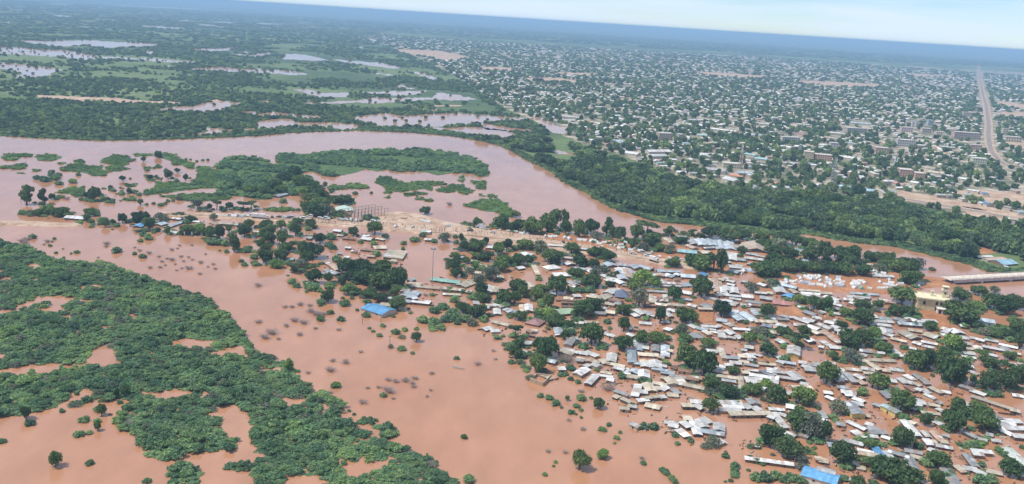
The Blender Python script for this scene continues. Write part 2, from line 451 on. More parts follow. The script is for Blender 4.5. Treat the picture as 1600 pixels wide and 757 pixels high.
def road(name, line, width, z, mat, seed=0):
    c = places(ragged(line, 6, 0.3, 0.05, seed, closed=False), z)
    d = np.gradient(c, axis=0); n = np.column_stack([-d[:, 1], d[:, 0], 0 * d[:, 0]]); n /= np.linalg.norm(n, axis=1, keepdims=True)
    w = np.asarray(width if np.ndim(width) else [width] * len(c), float)
    if len(w) != len(c): w = np.interp(np.linspace(0, 1, len(c)), np.linspace(0, 1, len(w)), w)
    a = c + n * w[:, None] / 2; b = c - n * w[:, None] / 2
    verts = [tuple(p) for p in np.vstack([a, b])]; k = len(c)
    faces = [(i, k + i, k + i + 1, i + 1) for i in range(k - 1)]
    me = mesh_from(name, verts, faces, mat)
    if len(me.polygons) and me.polygons[0].normal.z < 0: me.flip_normals()
    return tag(link(name, me), kind='structure')
AVENUE = [(1527.5, 84), (1528, 90), (1528.5, 100), (1530, 112), (1531, 125), (1534, 140), (1537, 152), (1541, 165), (1543, 180), (1545, 195), (1544, 210), (1546, 225), (1550, 238), (1562, 252), (1582, 263)]
road('avenue_verge', AVENUE, [22, 20, 19, 17, 15, 13], GZ + 0.22, M['sand'], 5)
road('avenue', AVENUE, [9, 9, 8, 8, 7, 7], GZ + 0.26, M['asphalt'], 5)
HIGHWAY = [(1398, 309), (1425, 313), (1470, 321), (1530, 331), (1580, 340), (1640, 352)]
road('highway_verge', HIGHWAY, 22, GZ + 0.22, M['sand'], 6)
road('highway', HIGHWAY, 9, GZ + 0.26, M['asphalt'], 6)
road('bridge_approach_road', [(1545, 356), (1575, 350), (1605, 346), (1660, 342)], 9, GZ + 0.26, M['asphalt'], 7)

# raised land in the flood: the causeway, the sand heap, the camp ground, lanes and yards
LANDS = [
    ('causeway_bank', [(-300, 338), (-100, 342), (0, 345), (60, 346), (122, 349), (124, 352), (60, 351), (0, 350), (-100, 348), (-300, 345)], 'sand', 0.9),
    ('causeway_bank', [(250, 331), (325, 333), (400, 335), (480, 340), (540, 345), (600, 351), (680, 357), (760, 364), (840, 372), (910, 381), (1000, 397), (1060, 408), (1110, 416), (1112, 420), (1060, 415), (1000, 405), (900, 392), (800, 378), (700, 367), (640, 362), (560, 354), (480, 348), (400, 342), (330, 338), (250, 334)], 'sand', 1.0),
    ('sand_flat', [(560, 343), (582, 338), (604, 332), (628, 331), (655, 334), (675, 341), (700, 347), (730, 353), (760, 359), (800, 364), (860, 370), (840, 374), (780, 368), (700, 363), (640, 361), (600, 357), (568, 351)], 'sand', 1.15),
    ('roadside_ground', [(760, 352), (820, 356), (880, 364), (940, 374), (1000, 382), (1060, 386), (1110, 388), (1180, 392), (1215, 400), (1200, 428), (1110, 420), (1050, 402), (960, 386), (880, 378), (790, 366)], 'mud', 0.8),
    ('camp_ground', [(1190, 424), (1250, 420), (1330, 422), (1400, 426), (1440, 432), (1492, 436), (1492, 444), (1440, 448), (1425, 456), (1360, 458), (1290, 452), (1215, 442)], 'mud', 0.8),
    ('mosque_yard', [(1436, 478), (1470, 482), (1485, 492), (1482, 512), (1472, 530), (1470, 552), (1464, 552), (1463, 520), (1448, 496), (1434, 488)], 'mud', 0.5),
    ('mud_yard', [(1210, 482), (1238, 479), (1260, 486), (1252, 492), (1222, 492)], 'mud', 0.5),
    ('mud_yard', [(1052, 478), (1095, 480), (1116, 486), (1114, 502), (1096, 504), (1094, 530), (1085, 520), (1084, 495)], 'mud', 0.35),
]
for i, (nm, poly, mt, z) in enumerate(LANDS):
    sheet(nm, ragged(poly, 4, 1.6, 0.5, 200 + i), z, M[mt], skirt=z + 0.25)
road('causeway_road', [(-300, 341), (-100, 345), (0, 347.5), (60, 348.5), (121, 350.5)], 6.5, 0.95, M['sand'], 8)
road('causeway_road', [(252, 332.5), (330, 335.5), (400, 338.5), (480, 344), (540, 349.5), (600, 355), (680, 361.5), (760, 369), (840, 378), (910, 386), (1000, 401), (1060, 411.5), (1108, 418)], 6.0, 1.22, M['sand'], 9)

Z8 = lambda t: zoomed(500, 220, 5.333, t)
ZA = lambda t: zoomed(160, 220, 6.31, t)
ZB = lambda t: zoomed(340, 220, 6.31, t)
ZC = lambda t: zoomed(0, 220, 5.822, t)
PENINSULA = [
    Z8('0 120 80 95 250 85 400 95 560 70 660 95 740 75 860 72 960 85 1100 105 1250 150 1380 205 1385 250 1400 295 1330 300 1260 275 1100 270 980 290 900 265 760 255 640 260 560 240 480 260 380 235 300 265 180 290 60 300 0 285'),
    ZB('590 140 680 125 850 130 1020 122 1262 120 1262 340 1050 330 900 300 860 310 820 330 700 320 590 290'),
    ZB('0 240 100 190 180 155 280 170 430 185 560 230 590 280 600 320 640 310 760 330 900 370 980 420 1000 520 900 500 780 520 680 530 560 550 480 580 380 580 300 560 150 540 0 560'),
]
GREENS = [
    Z8('450 350 500 305 580 305 640 335 700 350 900 335 1040 355 1050 370 940 375 930 420 860 400 740 420 700 430 600 420 590 445 530 440 550 400 500 370'),
    Z8('690 440 800 430 870 445 800 455 720 465'), Z8('970 410 1100 370 1200 365 1210 400 1280 415 1230 455 1180 445 1160 420 1060 435 980 425'),
    Z8('1250 340 1380 340 1385 405 1310 405 1300 370'), Z8('200 370 300 355 400 375 410 400 330 405 220 400'), Z8('75 400 100 375 190 370 200 405 120 410 110 440 80 440'),
    Z8('1190 545 1290 495 1400 490 1480 480 1550 530 1600 580 1600 640 1490 630 1500 600 1390 590 1300 565'),
    Z8('1390 450 1440 440 1470 470 1400 475'), Z8('790 480 860 478 870 492 800 495'), Z8('870 492 950 490 950 505 880 505'), Z8('540 472 590 470 585 482 545 482'), Z8('1330 450 1370 455 1380 468 1330 462'), Z8('1150 300 1200 300 1205 315 1160 315'), Z8('1160 325 1205 328 1195 345 1160 342'),
    ZA('0 180 120 140 230 150 330 195 250 215 240 240 180 250 270 280 180 300 80 305 30 270 100 240 0 220'),
    ZA('510 150 550 125 640 125 720 140 780 190 890 220 910 280 850 275 800 240 700 240 680 200 580 170'),
    ZA('920 270 1000 250 1262 330 1262 470 1000 470 880 480 700 510 540 525 430 540 400 500 520 470 530 410 700 410 850 420 910 390 940 340'),
    ZA('560 540 700 535 860 530 1000 520 1262 520 1262 580 1100 590 1000 600 880 600 780 590 600 555'),
    ZA('215 430 330 430 340 455 250 460'), ZA('190 580 300 560 330 590 230 600'), ZA('400 270 580 255 580 270 450 280'), ZA('420 345 500 360 510 400 440 395'), ZA('320 130 490 132 490 152 330 155'),
    ZC('0 160 60 120 140 120 290 125 290 150 200 150 150 180 60 180'), ZC('330 140 430 125 560 140 560 160 460 185 340 180'), ZC('0 230 60 235 60 255 0 255'), ZC('80 240 200 210 250 230 190 265 100 260'),
    ZC('545 260 640 215 770 210 800 235 930 235 920 270 985 290 950 320 850 320 780 295 650 280 560 275'), ZC('520 475 640 430 770 420 780 500 700 520 640 490'), ZC('670 175 765 178 770 205 690 205'), ZC('510 205 600 200 600 212 530 216'), ZC('300 270 370 262 370 280 300 280'), ZC('180 295 230 295 230 303 180 302'), ZC('900 530 1048 550 1048 575 900 555'),
    ZB('430 680 560 665 740 665 760 690 640 700 540 700'), ZB('1090 470 1150 440 1262 440 1262 480 1150 490 1110 520'),
    zoomed(640, 300, 6.47, '0 20 80 10 200 20 100 35 0 40'), zoomed(640, 300, 6.47, '50 65 150 70 140 85 60 82'), zoomed(640, 300, 6.47, '150 80 250 85 240 98 155 95'), zoomed(640, 300, 6.47, '510 310 630 312 640 345 520 345'),
    [(1196, 620), (1205, 640), (1215, 660), (1210, 668)], zoomed(1440, 640, 6.47, '320 310 420 360 560 330 650 340 640 390 520 410 420 395 360 360'), zoomed(1440, 640, 6.47, '720 400 790 400 900 500 880 520 780 460'),
    zoomed(1120, 540, 6.47, '0 490 230 500 230 550 60 560 0 550'), zoomed(1280, 450, 6.47, '840 230 990 220 1035 300 940 310'),
    zoomed(1440, 450, 6.47, '560 360 900 400 1035 430 1035 560 940 500 800 500 640 470'), zoomed(1440, 450, 6.47, '880 320 1035 330 1035 430 920 420'),
]
for i, g in enumerate(GREENS):
    sheet('green_bank', ragged(g, 3, 1.2, 0.5, 300 + i), 0.12, M['grass'])
for i, g in enumerate(PENINSULA):
    sheet('peninsula_bank', ragged(g, 4, 1.5, 0.5, 400 + i), 0.16 + 0.05 * i, M['grass'])
THICKET = [
    [(-260, 330), (-120, 350), (-40, 368), (0, 378), (60, 395), (130, 412), (165, 412), (200, 424), (240, 442), (280, 452), (310, 462), (350, 493), (383, 528), (397, 550), (420, 560), (452, 574), (470, 596), (500, 612), (530, 632), (530, 655),
     (560, 672), (590, 682), (640, 706), (675, 720), (700, 746), (760, 790), (440, 800), (425, 745), (405, 712), (396, 690), (390, 662), (398, 650), (400, 640), (376, 640), (350, 656), (340, 672), (372, 690), (362, 706), (320, 710), (285, 710), (262, 722), (235, 714), (215, 695), (195, 668), (190, 650),
     (205, 632), (190, 622), (160, 622), (128, 628), (105, 645), (110, 628), (60, 640), (0, 655), (-60, 668), (-260, 690)],
    [(262, 742), (290, 726), (312, 738), (308, 762), (262, 762)], [(356, 728), (386, 720), (388, 732), (360, 740)], [(398, 722), (430, 700), (470, 735), (500, 800), (420, 800), (400, 750)],
    [(563, 655), (585, 652), (588, 662), (566, 664)], [(592, 668), (608, 666), (620, 680), (600, 688)],
]
THICKET_GAPS = [
    [(-120, 582), (0, 578), (50, 570), (130, 567), (145, 545), (172, 534), (182, 558), (190, 570), (150, 574), (60, 590), (0, 590), (-120, 598)],
    [(265, 532), (300, 528), (335, 532), (330, 541), (290, 545), (266, 541)], [(22, 476), (45, 470), (52, 476), (30, 488), (22, 484)], [(72, 466), (100, 464), (98, 474), (76, 476)], [(34, 415), (48, 410), (68, 416), (52, 424), (38, 420)],
    [(0, 434), (20, 433), (18, 440), (0, 440)], [(48, 436), (72, 436), (70, 440), (50, 440)], [(122, 470), (145, 468), (142, 475), (124, 474)], [(116, 515), (132, 512), (130, 520), (118, 520)], [(196, 494), (216, 492), (218, 500), (200, 498)], [(305, 613), (328, 610), (328, 620), (306, 620)],
    [(440, 625), (475, 618), (488, 630), (470, 636), (445, 636)], [(108, 620), (128, 606), (150, 614), (140, 625), (112, 630)], [(325, 648), (350, 636), (372, 624), (382, 640), (350, 660)], [(540, 684), (560, 690), (570, 702), (545, 692)], [(595, 722), (605, 722), (604, 732), (596, 732)], [(440, 740), (480, 740), (520, 748), (500, 765), (440, 765)],
    [(495, 640), (510, 636), (514, 648), (500, 650)],
]
FOREST = [[(740, 219), (770, 219), (810, 228), (850, 222), (900, 232), (960, 252), (1020, 274), (1080, 291), (1150, 302), (1250, 311), (1330, 317), (1395, 324), (1440, 332), (1500, 348), (1545, 362), (1600, 372), (1760, 396), (1760, 436), (1640, 424), (1570, 420), (1545, 415), (1525, 406), (1490, 399),
           (1450, 388), (1400, 378), (1350, 373), (1300, 366), (1262, 358), (1220, 360), (1170, 355), (1110, 346), (1060, 342), (1020, 337), (985, 328), (950, 315), (920, 297), (885, 281), (872, 268), (850, 257), (825, 244), (800, 231), (780, 223)]]
FOREST_GAPS = [f for f in FIELDS[15:]] + [[(1536, 396), (1600, 396), (1600, 424), (1560, 420), (1530, 405)], [(1395, 305), (1480, 318), (1560, 335), (1640, 350), (1640, 362), (1560, 350), (1500, 334), (1410, 316)]] + WATERS[-6:]

# ------------------------------------------------------------------ foliage
def ico(sub):
    bm = bmesh.new(); bmesh.ops.create_icosphere(bm, subdivisions=sub, radius=1.0)
    v = np.array([x.co[:] for x in bm.verts]); f = [tuple(y.index for y in x.verts) for x in bm.faces]
    bm.free(); return v, f
ICO1 = ico(1); ICO2 = ico(2)

def crown(name, seed, mat, lobes, leaves, size, core=0.72, droop=0.15, up=0.35):
    """leaf clumps spread over and through a heap of lobes; unit size: radius about 1, base at z=0, top about 1.
    lobes: [(x, y, z, rx, rz)]"""
    g = np.random.default_rng(seed)
    V = []; F = []; C = []
    for (x, y, z, rx, rz) in lobes:
        if core > 0:
            v = ICO1[0] * np.array([rx, rx, rz]) * core * (1 + 0.18 * g.standard_normal((len(ICO1[0]), 1)))
            v = v + np.array([x, y, z]); k = len(V)
            V += [tuple(p) for p in v]; F += [tuple(k + i for i in f) for f in ICO1[1]]
            C += [(0.8, 0.8, 0.8)] * len(ICO1[1])
        n = max(6, int(leaves * rx * rx / sum(l[3] ** 2 for l in lobes)))
        d = g.standard_normal((n, 3)); d[:, 2] += up; d /= np.linalg.norm(d, axis=1, keepdims=True)
        r = 0.72 + 0.36 * g.random(n) ** 0.8
        p = d * r[:, None] * np.array([rx, rx, rz]) + np.array([x, y, z])
        nn = d + 0.75 * g.standard_normal((n, 3)); nn[:, 2] += 0.25; nn /= np.linalg.norm(nn, axis=1, keepdims=True)
        ref = g.standard_normal((n, 3))
        t = np.cross(nn, ref); t /= np.linalg.norm(t, axis=1, keepdims=True); b = np.cross(nn, t)
        s = size * (0.6 + 0.8 * g.random(n))
        asp = 0.6 + 0.5 * g.random(n)
        val = 0.72 + 0.55 * g.random(n)
        for i in range(n):
            k = len(V); ti = t[i] * s[i]; bi = b[i] * s[i] * asp[i]; ci = p[i]; bend = nn[i] * s[i] * droop
            V += [tuple(ci - ti - bend), tuple(ci - bi * 0.9), tuple(ci + ti - bend), tuple(ci + bi)]
            F.append((k, k + 1, k + 2, k + 3))
            w = val[i]; C.append((w * (0.95 + 0.15 * g.random()), w, w * 0.95))
    me = mesh_from(name, V, F, mat, C)
    return me

def lobes_round(seed, n=9, spread=0.58, r=(0.36, 0.52), top=0.62):
    g = np.random.default_rng(seed); out = [(0, 0, 0.5, 0.55, 0.46)]
    for i in range(n):
        a = 2 * math.pi * (i + 0.7 * g.random()) / n; d = spread * (0.55 + 0.55 * g.random()); rr = g.uniform(*r)
        out.append((d * math.cos(a), d * math.sin(a), 0.30 + (top - 0.30) * g.random(), rr, rr * 0.8))
    for i in range(3):
        a = 2 * math.pi * g.random(); out.append((0.28 * math.cos(a), 0.28 * math.sin(a), 0.66 + 0.12 * g.random(), 0.34, 0.26))
    return out

def lobes_flat(seed, n=9):
    g = np.random.default_rng(seed); out = []
    for i in range(n):
        a = 2 * math.pi * (i + g.random()) / n; d = 0.75 * math.sqrt(g.random()); rr = g.uniform(0.26, 0.46)
        out.append((d * math.cos(a), d * math.sin(a), 0.35 + 0.45 * g.random(), rr, rr * 0.38))
    return out

def lobes_tall(seed, n=8):
    g = np.random.default_rng(seed); out = []
    for i in range(n):
        z = 0.15 + 0.7 * i / (n - 1); a = g.uniform(0, 6.28); d = g.uniform(0.1, 0.5)
        rr = g.uniform(0.32, 0.55); out.append((d * math.cos(a), d * math.sin(a), z, rr, 0.13 + 0.05 * g.random()))
    return out

CROWNS = {
    'round': [crown('crown_round', 100 + i, M['leaf'], lobes_round(100 + i, 11, 0.68, (0.26, 0.46), 0.72), 1300, 0.082, core=0.62) for i in range(6)],
    'light': [crown('crown_light', 120 + i, M['leaf_light'], lobes_round(120 + i, 9, 0.66, (0.26, 0.46), 0.7), 1000, 0.09, core=0.6) for i in range(3)],
    'grey': [crown('crown_grey', 140 + i, M['leaf_grey'], lobes_round(140 + i, 8), 700, 0.085, core=0.0) for i in range(3)],
    'flat': [crown('crown_flat', 160 + i, M['leaf'], lobes_flat(160 + i, 10), 800, 0.10, core=0.6) for i in range(3)],
    'tall': [crown('crown_tall', 180 + i, M['leaf'], lobes_tall(180 + i), 800, 0.11, core=0.45) for i in range(3)],
    'bush': [crown('crown_bush', 200 + i, M['leaf_bush'], lobes_round(200 + i, 6, 0.55, (0.36, 0.5), 0.5), 520, 0.125) for i in range(5)],
    'thorn': [crown('crown_thorn', 220 + i, M['leaf_bush'], lobes_flat(220 + i, 9), 520, 0.115, core=0.5) for i in range(5)],
    'herb': [crown('crown_herb', 240 + i, M['leaf_light'], lobes_flat(240 + i, 7), 260, 0.16, core=0.6) for i in range(3)] + [crown('crown_herb', 250 + i, M['leaf_bush'], lobes_flat(250 + i, 7), 260, 0.16, core=0.6) for i in range(2)],
    'wood': [crown('crown_wood', 260 + i, M['leaf_far'], lobes_round(260 + i, 6), 330, 0.16) for i in range(5)],
    'distant': [crown('crown_distant', 280 + i, M['leaf_far'], lobes_round(280 + i, 4, 0.5, (0.4, 0.55)), 90, 0.26, core=0.8) for i in range(4)],
}

def twigs(name, seed, n=14, mat=None, spread=1.0, height=1.0, thick=0.02, forks=3):
    g = np.random.default_rng(seed); q = Geo()
    for i in range(n):
        a = g.uniform(0, 6.28); t = g.uniform(0.15, 1.0) * spread
        b0 = Vector((0.12 * math.cos(a), 0.12 * math.sin(a), 0)); e = Vector((t * math.cos(a), t * math.sin(a), height * g.uniform(0.55, 1.0)))
        q.bar(b0, e, thick, thick * 0.5, 3)
        for j in range(forks):
            s = b0.lerp(e, g.uniform(0.35, 0.9)); d = Vector((g.normal(0, 0.25), g.normal(0, 0.25), abs(g.normal(0.15, 0.15))))
            q.bar(s, s + d, thick * 0.6, thick * 0.3, 3)
    return q.mesh(name, mat or M['twig'])
TWIGS = [twigs('dead_twigs', 300 + i, 44, None, 1.0, 0.9, 0.016, 7) for i in range(5)]

def trunk_mesh(seed, limbs=5):
    """unit trunk: height 1, radius about 0.05, with limbs from half way up"""
    g = np.random.default_rng(seed); q = Geo()
    pts = [Vector((0, 0, -0.08))]
    for i in range(3):
        pts.append(Vector((g.normal(0, 0.03), g.normal(0, 0.03), 0.28 * (i + 1))))
    r = [0.06, 0.05, 0.04, 0.03]
    for i in range(3): q.bar(pts[i], pts[i + 1], r[i], r[i + 1], 7)
    for i in range(limbs):
        a = 6.28 * (i + g.random()) / limbs; z = g.uniform(0.35, 0.75)
        s = Vector((0, 0, z)); m = s + Vector((0.16 * math.cos(a), 0.16 * math.sin(a), 0.16)); e = m + Vector((0.16 * math.cos(a), 0.16 * math.sin(a), 0.10))
        q.bar(s, m, 0.026, 0.018, 5); q.bar(m, e, 0.018, 0.008, 4)
    return q.mesh('trunk', M['bark'])
TRUNKS = [trunk_mesh(320 + i) for i in range(4)]

# ------------------------------------------------------------------ masses nobody could count: instanced over points
def scatter(name, label, category, pts, scl, kinds):
    n = len(pts)
    if n == 0: return None
    src = bpy.data.collections.new(name + '_source')
    for i, me in enumerate(kinds):
        src.objects.link(bpy.data.objects.new(f'{name}_plant_{i:02d}', me))
    me = bpy.data.meshes.new(name); me.vertices.add(n)
    me.vertices.foreach_set('co', np.asarray(pts, np.float32).ravel())
    a = me.attributes.new('sc', 'FLOAT_VECTOR', 'POINT'); a.data.foreach_set('vector', np.asarray(scl, np.float32).ravel())
    a = me.attributes.new('rz', 'FLOAT_VECTOR', 'POINT')
    rz = np.zeros((n, 3), np.float32); rz[:, 2] = RNG.uniform(0, 6.283, n); a.data.foreach_set('vector', rz.ravel())
    a = me.attributes.new('pick', 'INT', 'POINT'); a.data.foreach_set('value', RNG.integers(0, len(kinds), n).astype(np.int32))
    o = link(name, me)
    ng = bpy.data.node_groups.new(name + '_scatter', 'GeometryNodeTree')
    ng.interface.new_socket('Geometry', in_out='INPUT', socket_type='NodeSocketGeometry')
    ng.interface.new_socket('Geometry', in_out='OUTPUT', socket_type='NodeSocketGeometry')
    N = ng.nodes; L = ng.links
    gi = N.new('NodeGroupInput'); go = N.new('NodeGroupOutput'); ip = N.new('GeometryNodeInstanceOnPoints'); ci = N.new('GeometryNodeCollectionInfo')
    ci.inputs['Collection'].default_value = src; ci.inputs['Separate Children'].default_value = True; ci.inputs['Reset Children'].default_value = True
    def attr(nm, t):
        x = N.new('GeometryNodeInputNamedAttribute'); x.data_type = t; x.inputs['Name'].default_value = nm; return x
    s = attr('sc', 'FLOAT_VECTOR'); r = attr('rz', 'FLOAT_VECTOR'); p = attr('pick', 'INT')
    ip.inputs['Pick Instance'].default_value = True
    L.new(gi.outputs[0], ip.inputs['Points']); L.new(ci.outputs[0], ip.inputs['Instance'])
    L.new(p.outputs['Attribute'], ip.inputs['Instance Index']); L.new(s.outputs['Attribute'], ip.inputs['Scale']); L.new(r.outputs['Attribute'], ip.inputs['Rotation'])
    L.new(ip.outputs['Instances'], go.inputs[0])
    md = o.modifiers.new('scatter', 'NODES'); md.node_group = ng
    return tag(o, label, category, kind='stuff')

def grid_points(polys, spacing, gaps=(), jitter=0.42, z=0.0, world_box=None, seed=1):
    """a jittered grid over the ground the polygons show"""
    g = np.random.default_rng(seed)
    if world_box is None:
        allp = np.vstack([places(p) for p in polys])
        x0, y0 = allp[:, :2].min(0); x1, y1 = allp[:, :2].max(0)
    else: x0, x1, y0, y1 = world_box
    xs = np.arange(x0, x1, spacing); ys = np.arange(y0, y1, spacing)
    X, Y = np.meshgrid(xs, ys); X = X.ravel(); Y = Y.ravel()
    X = X + g.uniform(-jitter, jitter, len(X)) * spacing; Y = Y + g.uniform(-jitter, jitter, len(Y)) * spacing
    P = np.column_stack([X, Y, np.full(len(X), z)])
    P = P[P[:, 1] > 60]
    uv = pixels(P)
    k = inside_any(polys, uv)
    if len(gaps): k &= ~inside_any(gaps, uv)
    return P[k], uv[k]

# the flooded thorn thicket
THICKET = [ragged(p, 7, 7.0, 4.0, 500 + i_) for i_, p in enumerate(THICKET)]; THICKET_GAPS = [ragged(p, 6, 5.0, 2.2, 540 + i_) for i_, p in enumerate(THICKET_GAPS)]
P, uv = grid_points(THICKET, 3.3, THICKET_GAPS, seed=21)
f = fbm2(P[:, 0] / 26, P[:, 1] / 26, 31)
keep = (f > 0.30) | ((uv[:, 0] > 385) & (f > 0.20))
P = P[keep]; f = f[keep]; uv = uv[keep]
rad = RNG.uniform(2.0, 4.1, len(P)) * (0.85 + 0.5 * (f - 0.36))
hei = (1.1 + 2.6 * RNG.random(len(P)) ** 1.6) * (0.8 + 0.9 * np.clip(f - 0.36, 0, 0.4))
P[:, 2] = -0.35
infr = (uv[:, 0] > -10) & (uv[:, 0] < 1610) & (uv[:, 1] < 765)
dist = np.linalg.norm(P[:, :2], axis=1)
# the individuals: bushes at the outer rim that show largest
order = np.argsort(np.where(infr, dist, 1e9))
single = order[:220]
mask = np.ones(len(P), bool); mask[single] = False
THORN_SINGLE = [(P[i], rad[i], hei[i]) for i in single]
scatter('thorn_thicket', 'dense green thorn thicket standing in the brown flood water', 'thicket', P[mask], np.column_stack([rad, rad, hei])[mask], CROWNS['thorn'] * 2 + CROWNS['bush'][:2] + CROWNS['grey'][:1])

# the lower storey that closes the thicket
P, uv = grid_points(THICKET, 2.7, THICKET_GAPS, seed=25)
f = fbm2(P[:, 0] / 26, P[:, 1] / 26, 31); k = ((f > 0.31) | ((uv[:, 0] > 385) & (f > 0.22))) & (RNG.random(len(P)) < 0.75); P = P[k]
rad = RNG.uniform(1.2, 2.3, len(P)); hei = RNG.uniform(0.6, 1.7, len(P)); P[:, 2] = -0.3
scatter('thicket_undergrowth', 'low green undergrowth closing the gaps of the flooded thicket', 'undergrowth', P, np.column_stack([rad, rad, hei]), [m for m in CROWNS['herb'] if m.materials[0] == M['leaf_bush']])

# scrub on the peninsula inside the river bend
P, uv = grid_points(PENINSULA, 5.6, seed=22)
f = fbm2(P[:, 0] / 40, P[:, 1] / 30, 33); k = f > 0.36
P = P[k]; rad = RNG.uniform(2.8, 5.0, len(P)); hei = RNG.uniform(2.4, 4.6, len(P)); P[:, 2] = -0.2
scatter('peninsula_scrub', 'thick green scrub covering the peninsula inside the river bend', 'scrub', P, np.column_stack([rad, rad, hei]), CROWNS['bush'] + CROWNS['thorn'][:2])
P, uv = grid_points(GREENS, 3.4, seed=23)
f = fbm2(P[:, 0] / 18, P[:, 1] / 18, 35); k = f > 0.30
P = P[k]; rad = RNG.uniform(1.5, 3.0, len(P)); hei = RNG.uniform(0.7, 2.1, len(P)); P[:, 2] = -0.1
scatter('bank_undergrowth', 'low green undergrowth on half-drowned banks and islets', 'undergrowth', P, np.column_stack([rad, rad, hei]), CROWNS['herb'])

# the wood on the far bank
P, uv = grid_points(FOREST, 9.8, FOREST_GAPS, seed=24)
f = fbm2(P[:, 0] / 60, P[:, 1] / 60, 37)
k = (f > 0.31)
P = P[k]; f = f[k]; P[:, 2] = GZ + 0.8
rad = RNG.uniform(4.6, 9.4, len(P)); hei = (4.0 + 0.55 * rad * RNG.uniform(0.6, 1.5, len(P))) * (0.75 + 0.6 * f)
scatter('riverside_wood', 'dark green riverside wood between the river and the city', 'wood', P, np.column_stack([rad, rad, hei]), CROWNS['wood'] + CROWNS['round'][:2])

# growth hanging over the far bank
bl = []
bk = places(ragged(BANK, 2.2, 2.0, 0.9, 3, closed=False), 0.0)
for i in range(len(bk)):
    for k in range(2):
        if 200 < np.linalg.norm(bk[i]) < 1800 and RNG.random() < 0.85:
            bl.append((bk[i, 0] + RNG.uniform(-4, 4), bk[i, 1] + RNG.uniform(2, 12), -0.5))
bank_strip = [np.vstack([np.array(BANK)[10:-2] + np.array([0, 0.5]), np.array(BANK)[10:-2][::-1] + np.array([0, -7.0])])]
PS, _uv = grid_points(bank_strip, 3.2, seed=29); PS[:, 2] = -0.5
bl = np.vstack([np.array(bl), PS]); r = RNG.uniform(1.5, 3.6, len(bl)); h = RNG.uniform(1.0, 3.0, len(bl))
scatter('bank_vegetation', 'green growth hanging over the far river bank', 'undergrowth', bl, np.column_stack([r, r, h]), CROWNS['wood'] + CROWNS['bush'][:2])

# floodplain bush beyond the river, thinning into the distance
BUSHLAND = [[(500, 14), (900, 40), (1300, 66), (1700, 92), (1700, 112), (1300, 92), (900, 69), (620, 51)], [(-500, 8), (100, -4), (300, 4), (500, 14), (640, 40), (560, 62), (640, 86), (700, 114), (760, 152), (790, 172), (850, 200), (860, 212), (800, 224), (745, 216), (700, 209), (640, 204), (560, 201), (515, 203), (455, 205), (400, 210), (350, 212), (250, 216), (150, 217), (0, 210), (-500, 203)]]
allp = []; alls = []
for (d0, d1, sp, thr, rr, hh) in ((1000, 1500, 8.0, 0.40, (2.6, 5.4), (2.2, 5.2)), (1500, 2300, 10.5, 0.43, (3.0, 6.4), (2.4, 5.4)), (2300, 3600, 16, 0.45, (4.5, 9), (3.0, 6.0)), (3600, 6500, 34, 0.46, (10, 20), (4, 7.5)), (6500, 13000, 80, 0.47, (20, 45), (4, 8))):
    P, uv = grid_points(BUSHLAND, sp, WATERS + SANDBARS, seed=int(d0), world_box=(-0.75 * d1, (0.12 if d1 < 6000 else 0.7) * d1 + 100, d0 * 0.9, d1))
    d = np.linalg.norm(P[:, :2], axis=1); k = (d > d0) & (d <= d1) & (uv[:, 0] > -160)
    f = fbm2(P[:, 0] / 130, P[:, 1] / 130, 41)
    # the nearer bank is wooded, the meadows in the middle are open
    meadow = inside_any([[(400, 60), (560, 66), (660, 100), (730, 140), (780, 175), (700, 178), (560, 172), (470, 160), (420, 120)]], uv)
    k &= f + RNG.uniform(-0.12, 0.12, len(f)) > np.where(meadow, thr + 0.13, np.where(uv[:, 1] > 150, thr - 0.10, thr))
    P = P[k]; r = RNG.uniform(*rr, len(P)); h = RNG.uniform(*hh, len(P)); P[:, 2] = GZ - 0.2
    allp.append(P); alls.append(np.column_stack([r, r, h]))
# stray bushes standing in the pools
P, uv = grid_points(WATERS[:40], 17, seed=77, world_box=(-1500, 500, 1000, 2600)); k = RNG.random(len(P)) < 0.16
P = P[k]; r = RNG.uniform(2, 4.5, len(P)); P[:, 2] = GZ; allp.append(P); alls.append(np.column_stack([r, r, r * 0.9]))
scatter('floodplain_bush', 'bluish green bush spreading over the floodplain beyond the river', 'bush cover', np.vstack(allp), np.vstack(alls), CROWNS['distant'] + CROWNS['wood'][:2])

